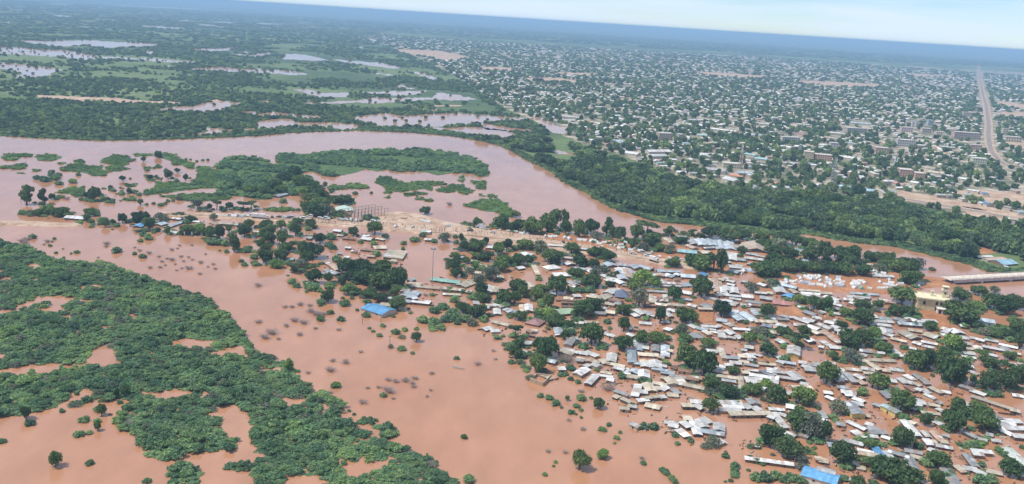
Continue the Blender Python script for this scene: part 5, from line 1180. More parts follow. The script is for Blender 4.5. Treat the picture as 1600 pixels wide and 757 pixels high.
# tall flood-light mast
p = place(675, 446.5); t = empty('floodlight_mast', p)
MH = (446.5 - 389) * metres_per_px(p) / math.cos(math.radians(16.3))
q = Geo(); q.bar((0, 0, -0.5), (0, 0, MH), 0.32, 0.14, 8, (0.42, 0.42, 0.44)); link('pole', q.mesh('pole', M['steel']), t)
q = Geo()
for i in range(8):
    a = 6.283 * i / 8; b = 6.283 * (i + 1) / 8; q.bar((1.3 * math.cos(a), 1.3 * math.sin(a), MH), (1.3 * math.cos(b), 1.3 * math.sin(b), MH), 0.1, 0.1, 4, (0.3, 0.3, 0.32))
for i in range(4):
    a = 6.283 * i / 4; q.bar((0, 0, MH), (1.3 * math.cos(a), 1.3 * math.sin(a), MH), 0.08, 0.08, 4, (0.3, 0.3, 0.32))
ring = link('head_ring', q.mesh('head_ring', M['steel']), t)
g = Geo(); g.box(-0.3, 0.3, -0.25, 0.25, -0.55, 0.1, (0.25, 0.25, 0.27), True); lm = g.mesh('lamp', M['steel'])
for i in range(6):
    a = 6.283 * i / 6; o = link('lamp', lm, ring); o.location = (1.35 * math.cos(a), 1.35 * math.sin(a), MH); o.rotation_euler = (0, 0, a)
special(t, 'very tall grey floodlight mast rising from open flood water', 'light mast'); landmark('the floodlight mast', p)

# lattice radio masts across the river
def lattice(u, vb, vt, w, label, band=(0.62, 0.60, 0.58), band2=(0.55, 0.22, 0.16)):
    p = place(u, vb, GZ); H = (vb - vt) * metres_per_px(p); t = empty('radio_mast', p); n = 9
    q = Geo(); legs = [(-1, -1), (1, -1), (1, 1), (-1, 1)]
    for s in range(n):
        z0, z1 = H * s / n, H * (s + 1) / n; w0, w1 = w * (1 - 0.72 * s / n), w * (1 - 0.72 * (s + 1) / n); c = band if s % 2 == 0 else band2
        for i in range(4):
            a, b = legs[i], legs[(i + 1) % 4]
            q.bar((a[0] * w0, a[1] * w0, z0), (a[0] * w1, a[1] * w1, z1), 0.22, 0.2, 4, c)
            q.bar((a[0] * w0, a[1] * w0, z0), (b[0] * w1, b[1] * w1, z1), 0.12, 0.12, 3, c); q.bar((a[0] * w1, a[1] * w1, z1), (b[0] * w1, b[1] * w1, z1), 0.12, 0.12, 3, c)
    link('lattice', q.mesh('lattice', M['steel']), t)
    q = Geo(); q.bar((0, 0, H), (0, 0, H * 1.06), 0.12, 0.05, 5, band2); link('aerial', q.mesh('aerial', M['steel']), t)
    for k in range(3):
        g = Geo(); g.bar((0, 0, 0), (0, -0.5, 0), 0.9, 0.7, 10, (0.75, 0.75, 0.75)); o = link('dish', g.mesh('dish', M['steel']), t); o.location = (0.4 * (k - 1), -w * 0.45, H * (0.70 + 0.1 * k))
    special(t, label, 'radio mast'); return p
lattice(1156.5, 264, 226, 2.4, 'red and white lattice radio mast beside a cream block across the river')
lattice(1301, 288, 246, 3.0, 'grey lattice radio mast rising from the trees below the yellow flats', (0.45, 0.45, 0.46), (0.38, 0.38, 0.4))

# utility poles
def pole(u, vb, vt, label, tilt=0.0, arms=1):
    p = place(u, vb); H = (vb - vt) * metres_per_px(p) * 1.03; t = empty('utility_pole', p); t.rotation_euler = (tilt * 0.4, tilt, 0.5)
    q = Geo(); q.bar((0, 0, -0.5), (0, 0, H), 0.16, 0.11, 7, (0.20, 0.15, 0.11)); link('post', q.mesh('post', M['concrete']), t)
    for i in range(arms):
        g = Geo(); g.box(-1.1, 1.1, -0.07, 0.07, H - 0.5 - i * 1.4, H - 0.35 - i * 1.4, (0.2, 0.15, 0.11), True); o = link('crossarm', g.mesh('crossarm', M['concrete']), t)
        for x in (-0.95, 0, 0.95):
            k = Geo(); k.bar((x, 0, H - 0.35 - i * 1.4), (x, 0, H - 0.1 - i * 1.4), 0.06, 0.05, 6, (0.45, 0.42, 0.4)); link('insulator', k.mesh('insulator', M['steel']), o)
    special(t, label, 'utility pole', 'utility poles in the flood')
pole(1160, 698, 686, 'leaning dark utility pole with two crossarms in open water by the long sunken roof', 0.15, 2)
pole(1490, 504, 493, 'wooden utility pole among the trees below the mosque', 0, 1)
pole(1494, 505, 494, 'second wooden pole of the pair below the mosque', 0, 1)
pole(1374, 414, 402, 'thin pole rising above the trees behind the tent camp', 0, 1)
pole(1378, 428, 416, 'pale pole standing at the edge of the tent camp', 0, 1)
pole(566, 506, 490, 'lone thin pole in the water below the blue hall', 0.05, 1)
pole(609, 545, 524, 'lone thin pole in open water right by scattered low bushes'.replace('right ', ''), 0, 1)
pole(595, 503, 492, 'stump-like dark pole beside the blue hall', 0, 0)
pole(895, 474, 461, 'dark pole between brown tin fences near the pale green hall', 0, 1)
pole(1252, 735, 726, 'short pole by the bright blue roof', 0, 1)
pole(33, 317, 311, 'short dark post beside the tall tiered tree on the causeway', 0, 0)
pole(1304, 438, 425, 'dark pole amid the white tents', 0, 1)

# unfinished concrete frame
fa = place(548, 345, 1.0); fb = place(606, 336, 1.0); fd = fb - fa; fl = fd.length
fr = empty('unfinished_building', (fa.x, fa.y, 0.9), math.atan2(fd.y, fd.x)); FCOL = (0.30, 0.26, 0.23)
colm = Geo(); colm.box(-0.13, 0.13, -0.13, 0.13, -1.5, 5.6, FCOL); colm = colm.mesh('column', M['concrete'])
nx = 12
for i in range(nx):
    for j in range(3):
        o = link('column', colm, fr); o.location = (fl * i / (nx - 1), j * 8.0, 0)
for j in range(3):
    q = Geo(); q.box(-0.3, fl + 0.3, j * 8.0 - 0.09, j * 8.0 + 0.09, 5.603, 5.8, FCOL, True); link('beam', q.mesh('beam', M['concrete']), fr)
    q = Geo(); q.box(-0.3, fl + 0.3, j * 8.0 - 0.07, j * 8.0 + 0.07, 2.6, 2.75, FCOL, True); link('beam', q.mesh('beam', M['concrete']), fr)
for i in range(0, nx, 2):
    q = Geo(); q.box(fl * i / (nx - 1) - 0.09, fl * i / (nx - 1) + 0.09, 0, 16, 5.803, 5.95, FCOL, True); link('beam', q.mesh('beam', M['concrete']), fr)
special(fr, 'unfinished frame of bare grey columns and beams beside the sandy causeway', 'building frame'); landmark('the unfinished column frame', fa)

# heaps of sand on the flat
def heap(u, v, w, h, seed):
    rng = np.random.default_rng(seed); p = place(u, v, 1.15); n = 14; rings = 5; V = []; F = []
    for r in range(rings):
        for i in range(n):
            a = 6.283 * i / n; rr = w * (r + 1) / rings * (1 + 0.14 * rng.standard_normal()); V.append((rr * math.cos(a), rr * math.sin(a) * 0.8, h * (1 - ((r + 1) / rings) ** 1.3) + (0.0 if r == rings - 1 else 0.1 * rng.random())))
    V.append((0, 0, h)); top = len(V) - 1
    for i in range(n):
        F.append((i, (i + 1) % n, top))
        for r in range(rings - 1): F.append((r * n + i, (r + 1) * n + i, (r + 1) * n + (i + 1) % n, r * n + (i + 1) % n))
    o = link('sand_heap', mesh_from('sand_heap', V, F, M['sand'], smooth=True)); o.location = p; return o
for i, (u, v, w, h, lab) in enumerate(((610, 344, 6, 2.2, 'broad pale sand heap next to the unfinished column frame'), (632, 340, 7, 2.6, 'tallest pale sand heap at the water edge of the sandy flat'), (655, 343, 6, 1.8, 'low sand heap beside the lone round tree on the flat'),
                                       (622, 350, 5, 1.5, 'small sand heap in the middle of the sandy flat'), (645, 352, 5, 1.4, 'flattened sand heap along the causeway road'), (598, 341, 4, 1.6, 'steep little sand heap touching the bare columns'))):
    special(heap(u, v, w, h, i), lab, 'sand heap', 'sand heaps on the causeway flat')

# ------------------------------------------------------------------ vehicles, tents, people, boats
def car_meshes(col, van=False):
    b = Geo(); L, W = (4.6, 1.75) if not van else (5.2, 1.9); hz = 0.85 if not van else 1.0
    prof = [(-L / 2, 0.32), (L / 2, 0.32), (L / 2, hz * 0.85), (L * 0.30, hz), (-L / 2, hz)]
    cab = [(-L * 0.46, hz), (L * 0.27, hz), (L * 0.12, 1.5 if not van else 2.1), (-L * 0.42, 1.5 if not van else 2.1)]
    for pr, w in ((prof, W), (cab, W * 0.9)):
        n = len(pr)
        b.face([(x, -w / 2, z) for x, z in pr], col); b.face([(x, w / 2, z) for x, z in reversed(pr)], col)
        for i in range(n):
            a, c = pr[i], pr[(i + 1) % n]; b.face([(a[0], w / 2, a[1]), (c[0], w / 2, c[1]), (c[0], -w / 2, c[1]), (a[0], -w / 2, a[1])], col)
    body = b.mesh('body', M['paint'])
    g = Geo(); zt = 1.42 if not van else 1.95; z0 = hz + 0.08
    for s in (-1, 1): g.box(-L * 0.40, L * 0.16, s * W * 0.452 - 0.012, s * W * 0.452 + 0.012, z0, zt - 0.08, (0.05, 0.06, 0.07), True)
    gl = g.mesh('window', M['paint'])
    w = Geo()
    for k in range(12):
        a, c = 6.283 * k / 12, 6.283 * (k + 1) / 12
        w.face([(0.34 * math.cos(a), -0.11, 0.34 * math.sin(a)), (0.34 * math.cos(c), -0.11, 0.34 * math.sin(c)), (0.34 * math.cos(c), 0.11, 0.34 * math.sin(c)), (0.34 * math.cos(a), 0.11, 0.34 * math.sin(a))])
    w.face([(0.34 * math.cos(6.283 * k / 12), -0.11, 0.34 * math.sin(6.283 * k / 12)) for k in range(12)]); w.face([(0.34 * math.cos(-6.283 * k / 12), 0.11, 0.34 * math.sin(-6.283 * k / 12)) for k in range(12)])
    return body, gl, w.mesh('wheel', M['tyre']), L, W
CARS = [(car_meshes((0.72, 0.72, 0.72)), 'white', 'car'), (car_meshes((0.70, 0.70, 0.69), True), 'white', 'van'), (car_meshes((0.10, 0.10, 0.11)), 'dark', 'car'), (car_meshes((0.42, 0.43, 0.44), True), 'grey', 'van'), (car_meshes((0.60, 0.55, 0.45)), 'beige', 'car')]
def build_car(u, v, k, rz, z):
    (body, gl, wh, L, W), cw, nm = CARS[k]
    p = place(u, v, z); t = empty('parked_' + nm, (p.x, p.y, z), rz)
    bo = link('body', body, t); link('window', gl, bo)
    for sx in (-1, 1):
        for sy in (-1, 1):
            o = link('wheel', wh, t); o.location = (sx * L * 0.31, sy * (W / 2 - 0.06), 0.34)
    THINGS.append((t, f'{cw} {nm} parked on the causeway', nm, 'vehicles parked along the causeway'))
CAR_UV = '484 339.5 1;500.5 342 0;510.5 342.5 1;532.5 344 0;540 344.5 0;548 345 1;556 345.5 0;564 346 2;583.5 346 0;590 347 0;425 340 2;436 340 2;444 341 0;452 341 2;458 341.5 3;395 338.5 1;404 339.5 0;470 342 0;476 343 1;384 338 0;372 337.5 4;360 337 0;578 356 2;618 355 0;735 361 2;770 364 0;990 397 0;1012 400 1;1005 396 3;1030 402 0;1045 406 1;1058 404 2;1066 408 0;880 379 2;940 387 4;1080 409 0'
for i, s in enumerate(CAR_UV.split(';')):
    u, v, k = s.split(); build_car(float(u), float(v), int(k), math.radians(random.Random(i).choice([-12, -8, 75, 168, 100])), 1.25 if 480 < float(u) < 1110 else 1.22)
# two white box trucks
def truck(u, v, rz, label, z=1.2):
    p = place(u, v, z); t = empty('box_truck', (p.x, p.y, z), rz)
    q = Geo(); q.box(-3.4, 1.4, -1.2, 1.2, 0.9, 3.4, (0.74, 0.74, 0.73), True); link('cargo_box', q.mesh('cargo_box', M['paint']), t)
    q = Geo(); q.box(1.5, 3.3, -1.1, 1.1, 0.5, 2.4, (0.68, 0.68, 0.68), True); cb = link('cab', q.mesh('cab', M['paint']), t)
    q = Geo(); q.box(3.29, 3.33, -0.95, 0.95, 1.5, 2.25, (0.05, 0.06, 0.07), True); link('windscreen', q.mesh('windscreen', M['paint']), cb)
    q = Geo(); q.box(-3.4, 3.2, -0.5, 0.5, 0.5, 0.88, (0.08, 0.08, 0.08), True); link('chassis', q.mesh('chassis', M['paint']), t)
    wh = CARS[0][0][2]
    for x in (-2.4, -1.4, 2.4):
        for s in (-1, 1):
            o = link('wheel', wh, t); o.location = (x, s * 1.02, 0.47); o.scale = (1.4, 1.4, 1.4)
    special(t, label, 'truck', 'white trucks on the causeway')
truck(400, 340.5, math.radians(-6), 'white box truck first in the vehicle queue on the causeway')
truck(412, 341.5, math.radians(-6), 'white box truck behind the foremost one in the vehicle queue')
truck(1021, 408, math.radians(-40), 'white box truck stopped where the causeway meets the town')
truck(752, 356.5, math.radians(-8), 'white box truck by the dark tree beside the sandy flat')

def tent_mesh(seed, col):
    rng = random.Random(seed); q = Geo(); L, W, H = 4.4, 3.4, 2.1; n = 4
    def prof(x):
        s = 1 - 0.12 * math.sin(math.pi * (x / L + 0.5)); e = 0.88 + 0.12 * math.cos(2 * math.pi * x / L) 
        return [(-W / 2, 0.0), (-W / 2 * 0.92, 0.75 * s), (-W * 0.2, H * 0.82 * s), (0, H * s), (W * 0.2, H * 0.82 * s), (W / 2 * 0.92, 0.75 * s), (W / 2, 0.0)]
    rows = []
    for i in range(n + 1):
        x = -L / 2 + L * i / n; rows.append([(x, y, z) for y, z in prof(x)])
    for i in range(n):
        for j in range(6): q.face([rows[i][j], rows[i + 1][j], rows[i + 1][j + 1], rows[i][j + 1]], tuple(c * rng.uniform(0.92, 1.05) for c in col))
    for r in (rows[0], list(reversed(rows[-1]))): q.face(r, tuple(c * 0.95 for c in col))
    return q.mesh('fly', M['canvas'])
TENTS = [tent_mesh(i, c) for i, c in enumerate([(0.60, 0.60, 0.60), (0.55, 0.56, 0.59), (0.50, 0.48, 0.43), (0.62, 0.60, 0.57), (0.36, 0.43, 0.54), (0.22, 0.40, 0.31)])]
TENTW = ['white', 'white', 'off-white', 'white', 'pale blue', 'green']
TD = Geo(); TD.face([(2.22, -0.5, 0.02), (2.22, 0.5, 0.02), (2.22, 0, 1.5)]); TD.face([(2.25, 0, 1.5), (2.25, 0.5, 0.02), (2.25, -0.5, 0.02)]); TD.face([(2.22, -0.5, 0.02), (2.22, 0, 1.5), (2.25, 0, 1.5), (2.25, -0.5, 0.02)]); TD.face([(2.22, 0.5, 0.02), (2.25, 0.5, 0.02), (2.25, 0, 1.5), (2.22, 0, 1.5)]); TD = TD.mesh('door_flap', M['dark'])
def build_tent(u, v, k, seed, sc=1.0):
    rng = random.Random(seed); z = max(base_at(u, v), 0.02); p = place(u, v, z)
    t = empty('tent', (p.x, p.y, z), rng.uniform(-0.6, 0.4) + (1.57 if rng.random() < 0.4 else 0)); 
    f = link('fly', TENTS[k], t); f.scale = (sc, sc, sc); d = link('door_flap', TD, t); d.scale = (sc, sc, sc)
    THINGS.append((t, f'{TENTW[k]} ridge tent', 'tent', 'tents pitched along the causeway and in the camp'))
rng = random.Random(5)
CAMP = [(1222, 1284, 432, 447, 20), (1280, 1318, 433, 450, 15), (1330, 1360, 438, 452, 10), (1374, 1408, 440, 452, 9), (1362, 1395, 428, 440, 7), (1425, 1440, 440, 452, 5), (1152, 1180, 424, 432, 5)]
ti = 0; tuv = []
for (u0, u1, v0, v1, n) in CAMP:
    got = 0; tries = 0
    while got < n and tries < 400:
        tries += 1; u, v = rng.uniform(u0, u1), rng.uniform(v0, v1)
        if near(tuv, u, v, 5.5, 2.3): continue
        tuv.append((u, v)); got += 1; ti += 1
        build_tent(u, v, rng.choice([0, 0, 1, 3, 3, 2, 4, 0, 5] if ti % 7 == 0 else [0, 1, 3, 0, 2, 4]), 700 + ti, rng.uniform(0.65, 0.95))
for s in '815 366;824 366;853 370;859 371;866 371;883 373;890 374;905 376;913 376.5;924 378;931 379;936 382;944 380;954 386;968 389;972 388;1003 386;970 384;952 380;928 377;961 385;820 363;806 363;780 361;794 362;700 354;662 346;655 343;668 348;645 356;985 392;992 390;978 380;1000 393;1018 396;345 339;352 339.5;338 338.5;366 338.8;378 339.5;330 338'.split(';'):
    u, v = map(float, s.split()); ti += 1
    build_tent(u, v, rng.choice([0, 1, 3, 2, 0]), 900 + ti, rng.uniform(0.7, 0.95))

# people on the causeway: too small and too many to count
def person_mesh(seed, top, bottom):
    bm = bmesh.new()
    rows = [(0.02, 0.10, 0.0), (0.10, 0.12, 0.02), (0.45, 0.13, 0.0), (0.80, 0.17, 0.0), (0.95, 0.17, 0.0), (1.25, 0.20, 0.0), (1.42, 0.19, 0.0), (1.48, 0.08, 0.0), (1.53, 0.075, 0.0), (1.60, 0.10, 0.0), (1.70, 0.095, 0.0), (1.75, 0.04, 0.0)]
    n = 8; V = []; F = []; C = []
    for (z, r, o) in rows:
        for i in range(n): V.append((r * math.cos(6.283 * i / n) + o, r * 0.7 * math.sin(6.283 * i / n), z))
    for k in range(len(rows) - 1):
        c = bottom if rows[k][0] < 0.9 else (top if rows[k][0] < 1.42 else (0.09, 0.05, 0.035))
        for i in range(n): F.append((k * n + i, k * n + (i + 1) % n, (k + 1) * n + (i + 1) % n, (k + 1) * n + i)); C.append(c)
    F.append(tuple((len(rows) - 1) * n + i for i in range(n))); C.append((0.03, 0.02, 0.02))
    return mesh_from('person_body', V, F, M['wall'], C)
PEOPLE = [person_mesh(i, a, b) for i, (a, b) in enumerate([((0.6, 0.6, 0.6), (0.08, 0.08, 0.12)), ((0.35, 0.05, 0.05), (0.05, 0.05, 0.06)), ((0.05, 0.12, 0.3), (0.2, 0.17, 0.12)), ((0.03, 0.03, 0.03), (0.03, 0.03, 0.03)), ((0.5, 0.3, 0.05), (0.1, 0.06, 0.04))])]
pts = []
for _ in range(230):
    t = rng.random(); u = 470 + 560 * t + rng.gauss(0, 6); vc = np.interp(u, [470, 540, 600, 680, 760, 840, 910, 1000, 1060], [343, 349, 353, 359, 367, 375, 384, 399, 410]); v = vc + rng.gauss(0, 2.6) - 1
    b = base_at(u, v)
    if b < 0.5: continue
    pts.append(tuple(place(u, v, b)))
scatter('crowd', 'scattered people walking along the sandy causeway road', 'crowd', np.array(pts), np.ones((len(pts), 3)), PEOPLE)

# lean-to roofs and sheds filling the dense quarter
srng = random.Random(91); extra = 0; tries = 0
DENSE = [(985, 425), (1110, 418), (1215, 440), (1290, 455), (1420, 470), (1440, 520), (1400, 560), (1280, 560), (1180, 600), (1060, 600), (975, 560), (960, 480)]
while extra < 45 and tries < 4000:
    tries += 1; u, v = srng.uniform(960, 1440), srng.uniform(420, 600)
    if not inside(DENSE, np.array([[u, v]]))[0] or near(_done_h, u, v, 7.0, 2.7) or near(_done_t, u, v + 2, 8, 6): continue
    _done_h.append((u, v)); extra += 1; bs = base_at(u, v + 2); l = srng.uniform(4, 8); a = math.radians(srng.choice([-16, -18, 74, -14]) + srng.uniform(-3, 3)); c0 = place(u, v, bs + 1.2); dv_ = Vector((math.cos(a), math.sin(a), 0)) * l / 2
    build_house(c0 - dv_, c0 + dv_, srng.uniform(2.4, 3.6), srng.choice('wwygrpbw'), 'f' if srng.random() < 0.6 else '', 8000 + extra, base=bs, name='lean_to', doors=0, what='small lean-to shed')

# litter of the flood: planks, sheets, fence panels and floating rubbish between the houses
g_ = np.random.default_rng(505); q = Geo(); nn = 0
hs_ = [o for (o, w_, c_, gr_) in THINGS if gr_ == 'tin roofed houses of the flooded town' and o.location.z < 0.3]
for o in hs_:
    for k in range(5):
        a = g_.uniform(0, 6.28); d = g_.uniform(3.0, 9.5); x = o.location.x + d * math.cos(a); y = o.location.y + d * math.sin(a); t = g_.uniform(0, 6.28)
        l, w = g_.uniform(0.5, 2.6), g_.uniform(0.15, 0.9); h = g_.uniform(0.05, 0.7); c = [(0.16, 0.11, 0.08), (0.24, 0.15, 0.10), (0.34, 0.28, 0.22), (0.10, 0.08, 0.07), (0.42, 0.38, 0.34), (0.20, 0.11, 0.07)][g_.integers(0, 6)]
        tilt = g_.uniform(-0.25, 0.25); ct, st = math.cos(t), math.sin(t)
        P8 = []
        for (xx, yy) in ((-l, -w), (l, -w), (l, w), (-l, w)):
            P8.append((x + (ct * xx - st * yy) * 0.5, y + (st * xx + ct * yy) * 0.5, o.location.z + h + tilt * xx * 0.4))
        n0 = len(q.v); q.v += P8 + [(a_, b_, o.location.z - 0.3) for a_, b_, _ in P8]
        for f in ((0, 1, 2, 3), (0, 4, 5, 1), (1, 5, 6, 2), (2, 6, 7, 3), (3, 7, 4, 0)): q.f.append(tuple(n0 + i for i in f)); q.c.append(c)
tag(link('flood_debris', q.mesh('flood_debris', M['wall'])), 'wreckage and rubbish floating between the flooded houses', 'debris', kind='stuff')

# boats
def boat(u, v, L, rz, col, label):
    p = place(u, v); q = Geo(); n = 10; secs = []
    for i in range(n + 1):
        x = -L / 2 + L * i / n; w = 0.62 * max(0.04, (1 - abs(2 * i / n - 1) ** 2.6)); k = 0.12 * (2 * i / n - 1) ** 2
        secs.append([(x, -w, 0.5 + k), (x, -w * 0.7, -0.2), (x, w * 0.7, -0.2), (x, w, 0.5 + k), (x, w * 0.82, 0.48 + k), (x, w * 0.6, 0.0), (x, -w * 0.6, 0.0), (x, -w * 0.82, 0.48 + k)])
    for i in range(n):
        for j in range(8): q.face([secs[i][j], secs[i + 1][j], secs[i + 1][(j + 1) % 8], secs[i][(j + 1) % 8]], col if j < 3 else tuple(c * 0.7 for c in col))
    t = empty('boat', p, rz); link('hull', q.mesh('hull', M['paint']), t)
    g = Geo()
    for x in (-L * 0.22, L * 0.12): g.box(x - 0.14, x + 0.14, -0.45, 0.45, 0.25, 0.30, (0.4, 0.3, 0.2), True)
    link('thwart', g.mesh('thwart', M['paint']), t)
    special(t, label, 'boat', 'boats afloat on the flood')
boat(715.5, 576, 6.5, math.radians(-15), (0.62, 0.58, 0.52), 'small pale boat alone on the open flood water')
boat(1573, 648, 7.5, math.radians(-12), (0.12, 0.09, 0.07), 'dark wooden boat near the long cream row block')

# ------------------------------------------------------------------ the city across the river
SPECIAL = [
    # name, u, base v, width px, height px, depth, turn, colour, floors, bays, label
    ('apartment_block', 1040, 219.5, 26, 13, 14, 12, (0.50, 0.36, 0.27), 4, 7, 'brownish four-storey block with ruled window rows among far trees'),
    ('apartment_block', 1064, 219.5, 9, 11, 12, 12, (0.36, 0.36, 0.38), 4, 3, 'narrow grey block next to the brownish four-storey block'),
    ('apartment_block', 1263, 250, 17, 15, 14, -14, (0.66, 0.55, 0.28), 4, 5, 'yellow four-storey flats joined to an orange block'),
    ('apartment_block', 1286, 251.5, 30, 11, 14, -8, (0.58, 0.26, 0.16), 3, 7, 'orange brick three-storey block joined to yellow flats'),
    ('apartment_block', 1415.5, 276.5, 23, 13, 16, -10, (0.52, 0.20, 0.14), 3, 5, 'red three-storey block beside its red and yellow neighbour'),
    ('apartment_block', 1437, 279.5, 17, 10, 14, -10, (0.55, 0.24, 0.15), 3, 4, 'red and ochre block stepping down from the red block'),
    ('apartment_block', 1378, 240.5, 24, 11, 14, -6, (0.58, 0.33, 0.22), 3, 5, 'salmon orange block between far trees'),
    ('apartment_block', 1415.5, 230, 31, 13, 16, -4, (0.52, 0.51, 0.53), 3, 8, 'pale grey building with small domes on its roof'),
    ('apartment_block', 1511, 217.5, 46, 12, 16, -4, (0.46, 0.28, 0.26), 3, 12, 'long pinkish brick block beside the far avenue'),
    ('apartment_block', 1525, 234.5, 19, 9, 12, -6, (0.46, 0.26, 0.22), 2, 5, 'short reddish block below the long pinkish one'),
    ('tower_block', 1426.5, 199, 4.5, 11, 8, 0, (0.66, 0.62, 0.60), 4, 2, 'slim white tower of a pair above the market roofs'),
    ('tower_block', 1432.5, 198, 4.5, 10, 8, 0, (0.66, 0.63, 0.62), 4, 2, 'second slim white tower of the pair above the market roofs'),
    ('tower_block', 1454, 196.5, 10, 10, 10, 0, (0.34, 0.44, 0.58), 4, 4, 'bluish glass-fronted block near the slim white towers'),
    ('apartment_block', 1530, 259, 24, 13, 16, -12, (0.60, 0.64, 0.46), 3, 6, 'pale green three-storey block beside the sandy avenue'),
    ('apartment_block', 1583, 222.5, 28, 10, 14, -4, (0.58, 0.49, 0.36), 2, 6, 'sandy coloured block beyond the avenue'),
    ('apartment_block', 1570.5, 210, 9, 10, 9, -6, (0.66, 0.58, 0.44), 3, 3, 'cream tower-like house beyond the avenue'),
    ('school_block', 1339, 207.5, 38, 8, 12, 8, (0.40, 0.39, 0.38), 2, 10, 'long dark-grey school block with rows of windows'),
    ('apartment_block', 1143.5, 263.5, 32, 9, 13, -6, (0.64, 0.57, 0.42), 2, 8, 'cream two-storey block at the foot of the red and white mast'),
    ('apartment_block', 1303.5, 230.5, 14, 8, 11, -4, (0.60, 0.55, 0.62), 2, 3, 'lilac house among far roofs'),
    ('apartment_block', 1236, 221.5, 33, 8, 12, 6, (0.62, 0.61, 0.58), 2, 8, 'long white two-storey building behind the yellow flats'),
    ('apartment_block', 1467, 213, 11, 8, 10, -4, (0.62, 0.50, 0.36), 2, 3, 'tan house among the white market roofs'),
    ('apartment_block', 1417, 207, 20, 9, 12, -4, (0.60, 0.44, 0.42), 3, 5, 'pinkish shop block among white market roofs'),
    ('apartment_block', 1448, 208, 16, 8, 12, -4, (0.55, 0.40, 0.36), 2, 4, 'brick shop block beside the pinkish one'),
    ('apartment_block', 1512, 182, 15, 7, 12, -4, (0.50, 0.42, 0.33), 2, 4, 'tan block at the edge of the far avenue'),
]
CITY_USED = []
for (nm, u, vb, w, h, dpt, rz, col, fl, by, lab) in SPECIAL:
    col = tuple(0.62 * a_ + 0.38 * b_ for a_, b_ in zip(col, (0.68, 0.62, 0.53)))
    o = box_building(nm, u, vb, w * 0.86, h * 0.8, dpt, math.radians(rz), col, lab, 'building', fl, by)
    CITY_USED.append((u, vb - 3, w * 0.6 + 3, 9))
    if 'domes' in lab:
        L = w * metres_per_px(o.location); H = h * metres_per_px(o.location)
        for k in (-1, 1):
            me = mesh_from('dome', [tuple(v * np.array([2.2, 2.2, 2.4])) for v in ICO2[0]], ICO2[1], M['wall'], [(0.62, 0.60, 0.58)] * len(ICO2[1]), True)
            d = link('dome', me, o); d.location = (k * L * 0.33, 6, H + 0.3)
def minaret(u, vb, vt, label):
    p = place(u, vb, GZ); H = (vb - vt) * metres_per_px(p); t = empty('minaret_tower', p)
    q = Geo(); q.bar((0, 0, -0.3), (0, 0, H * 0.62), 1.3, 1.0, 10, (0.74, 0.74, 0.72)); q.bar((0, 0, H * 0.66), (0, 0, H * 0.86), 0.85, 0.75, 10, (0.74, 0.74, 0.72)); link('shaft', q.mesh('shaft', M['wall']), t)
    q = Geo(); q.bar((0, 0, H * 0.62), (0, 0, H * 0.66), 1.7, 1.7, 12, (0.68, 0.68, 0.66)); link('gallery', q.mesh('gallery', M['wall']), t)
    q = Geo(); q.bar((0, 0, H * 0.86), (0, 0, H), 0.95, 0.05, 10, (0.45, 0.60, 0.52)); link('spire', q.mesh('spire', M['wall']), t)
    special(t, label, 'minaret', 'white minarets across the river')
minaret(1397, 262, 246, 'tall white minaret rising above trees by the red block'); minaret(1400.5, 262, 248, 'shorter white minaret twin by the red block'); minaret(1416.5, 296, 287, 'small white minaret above the sandy highway'); minaret(1437, 298, 289, 'small white minaret close to highway trees')
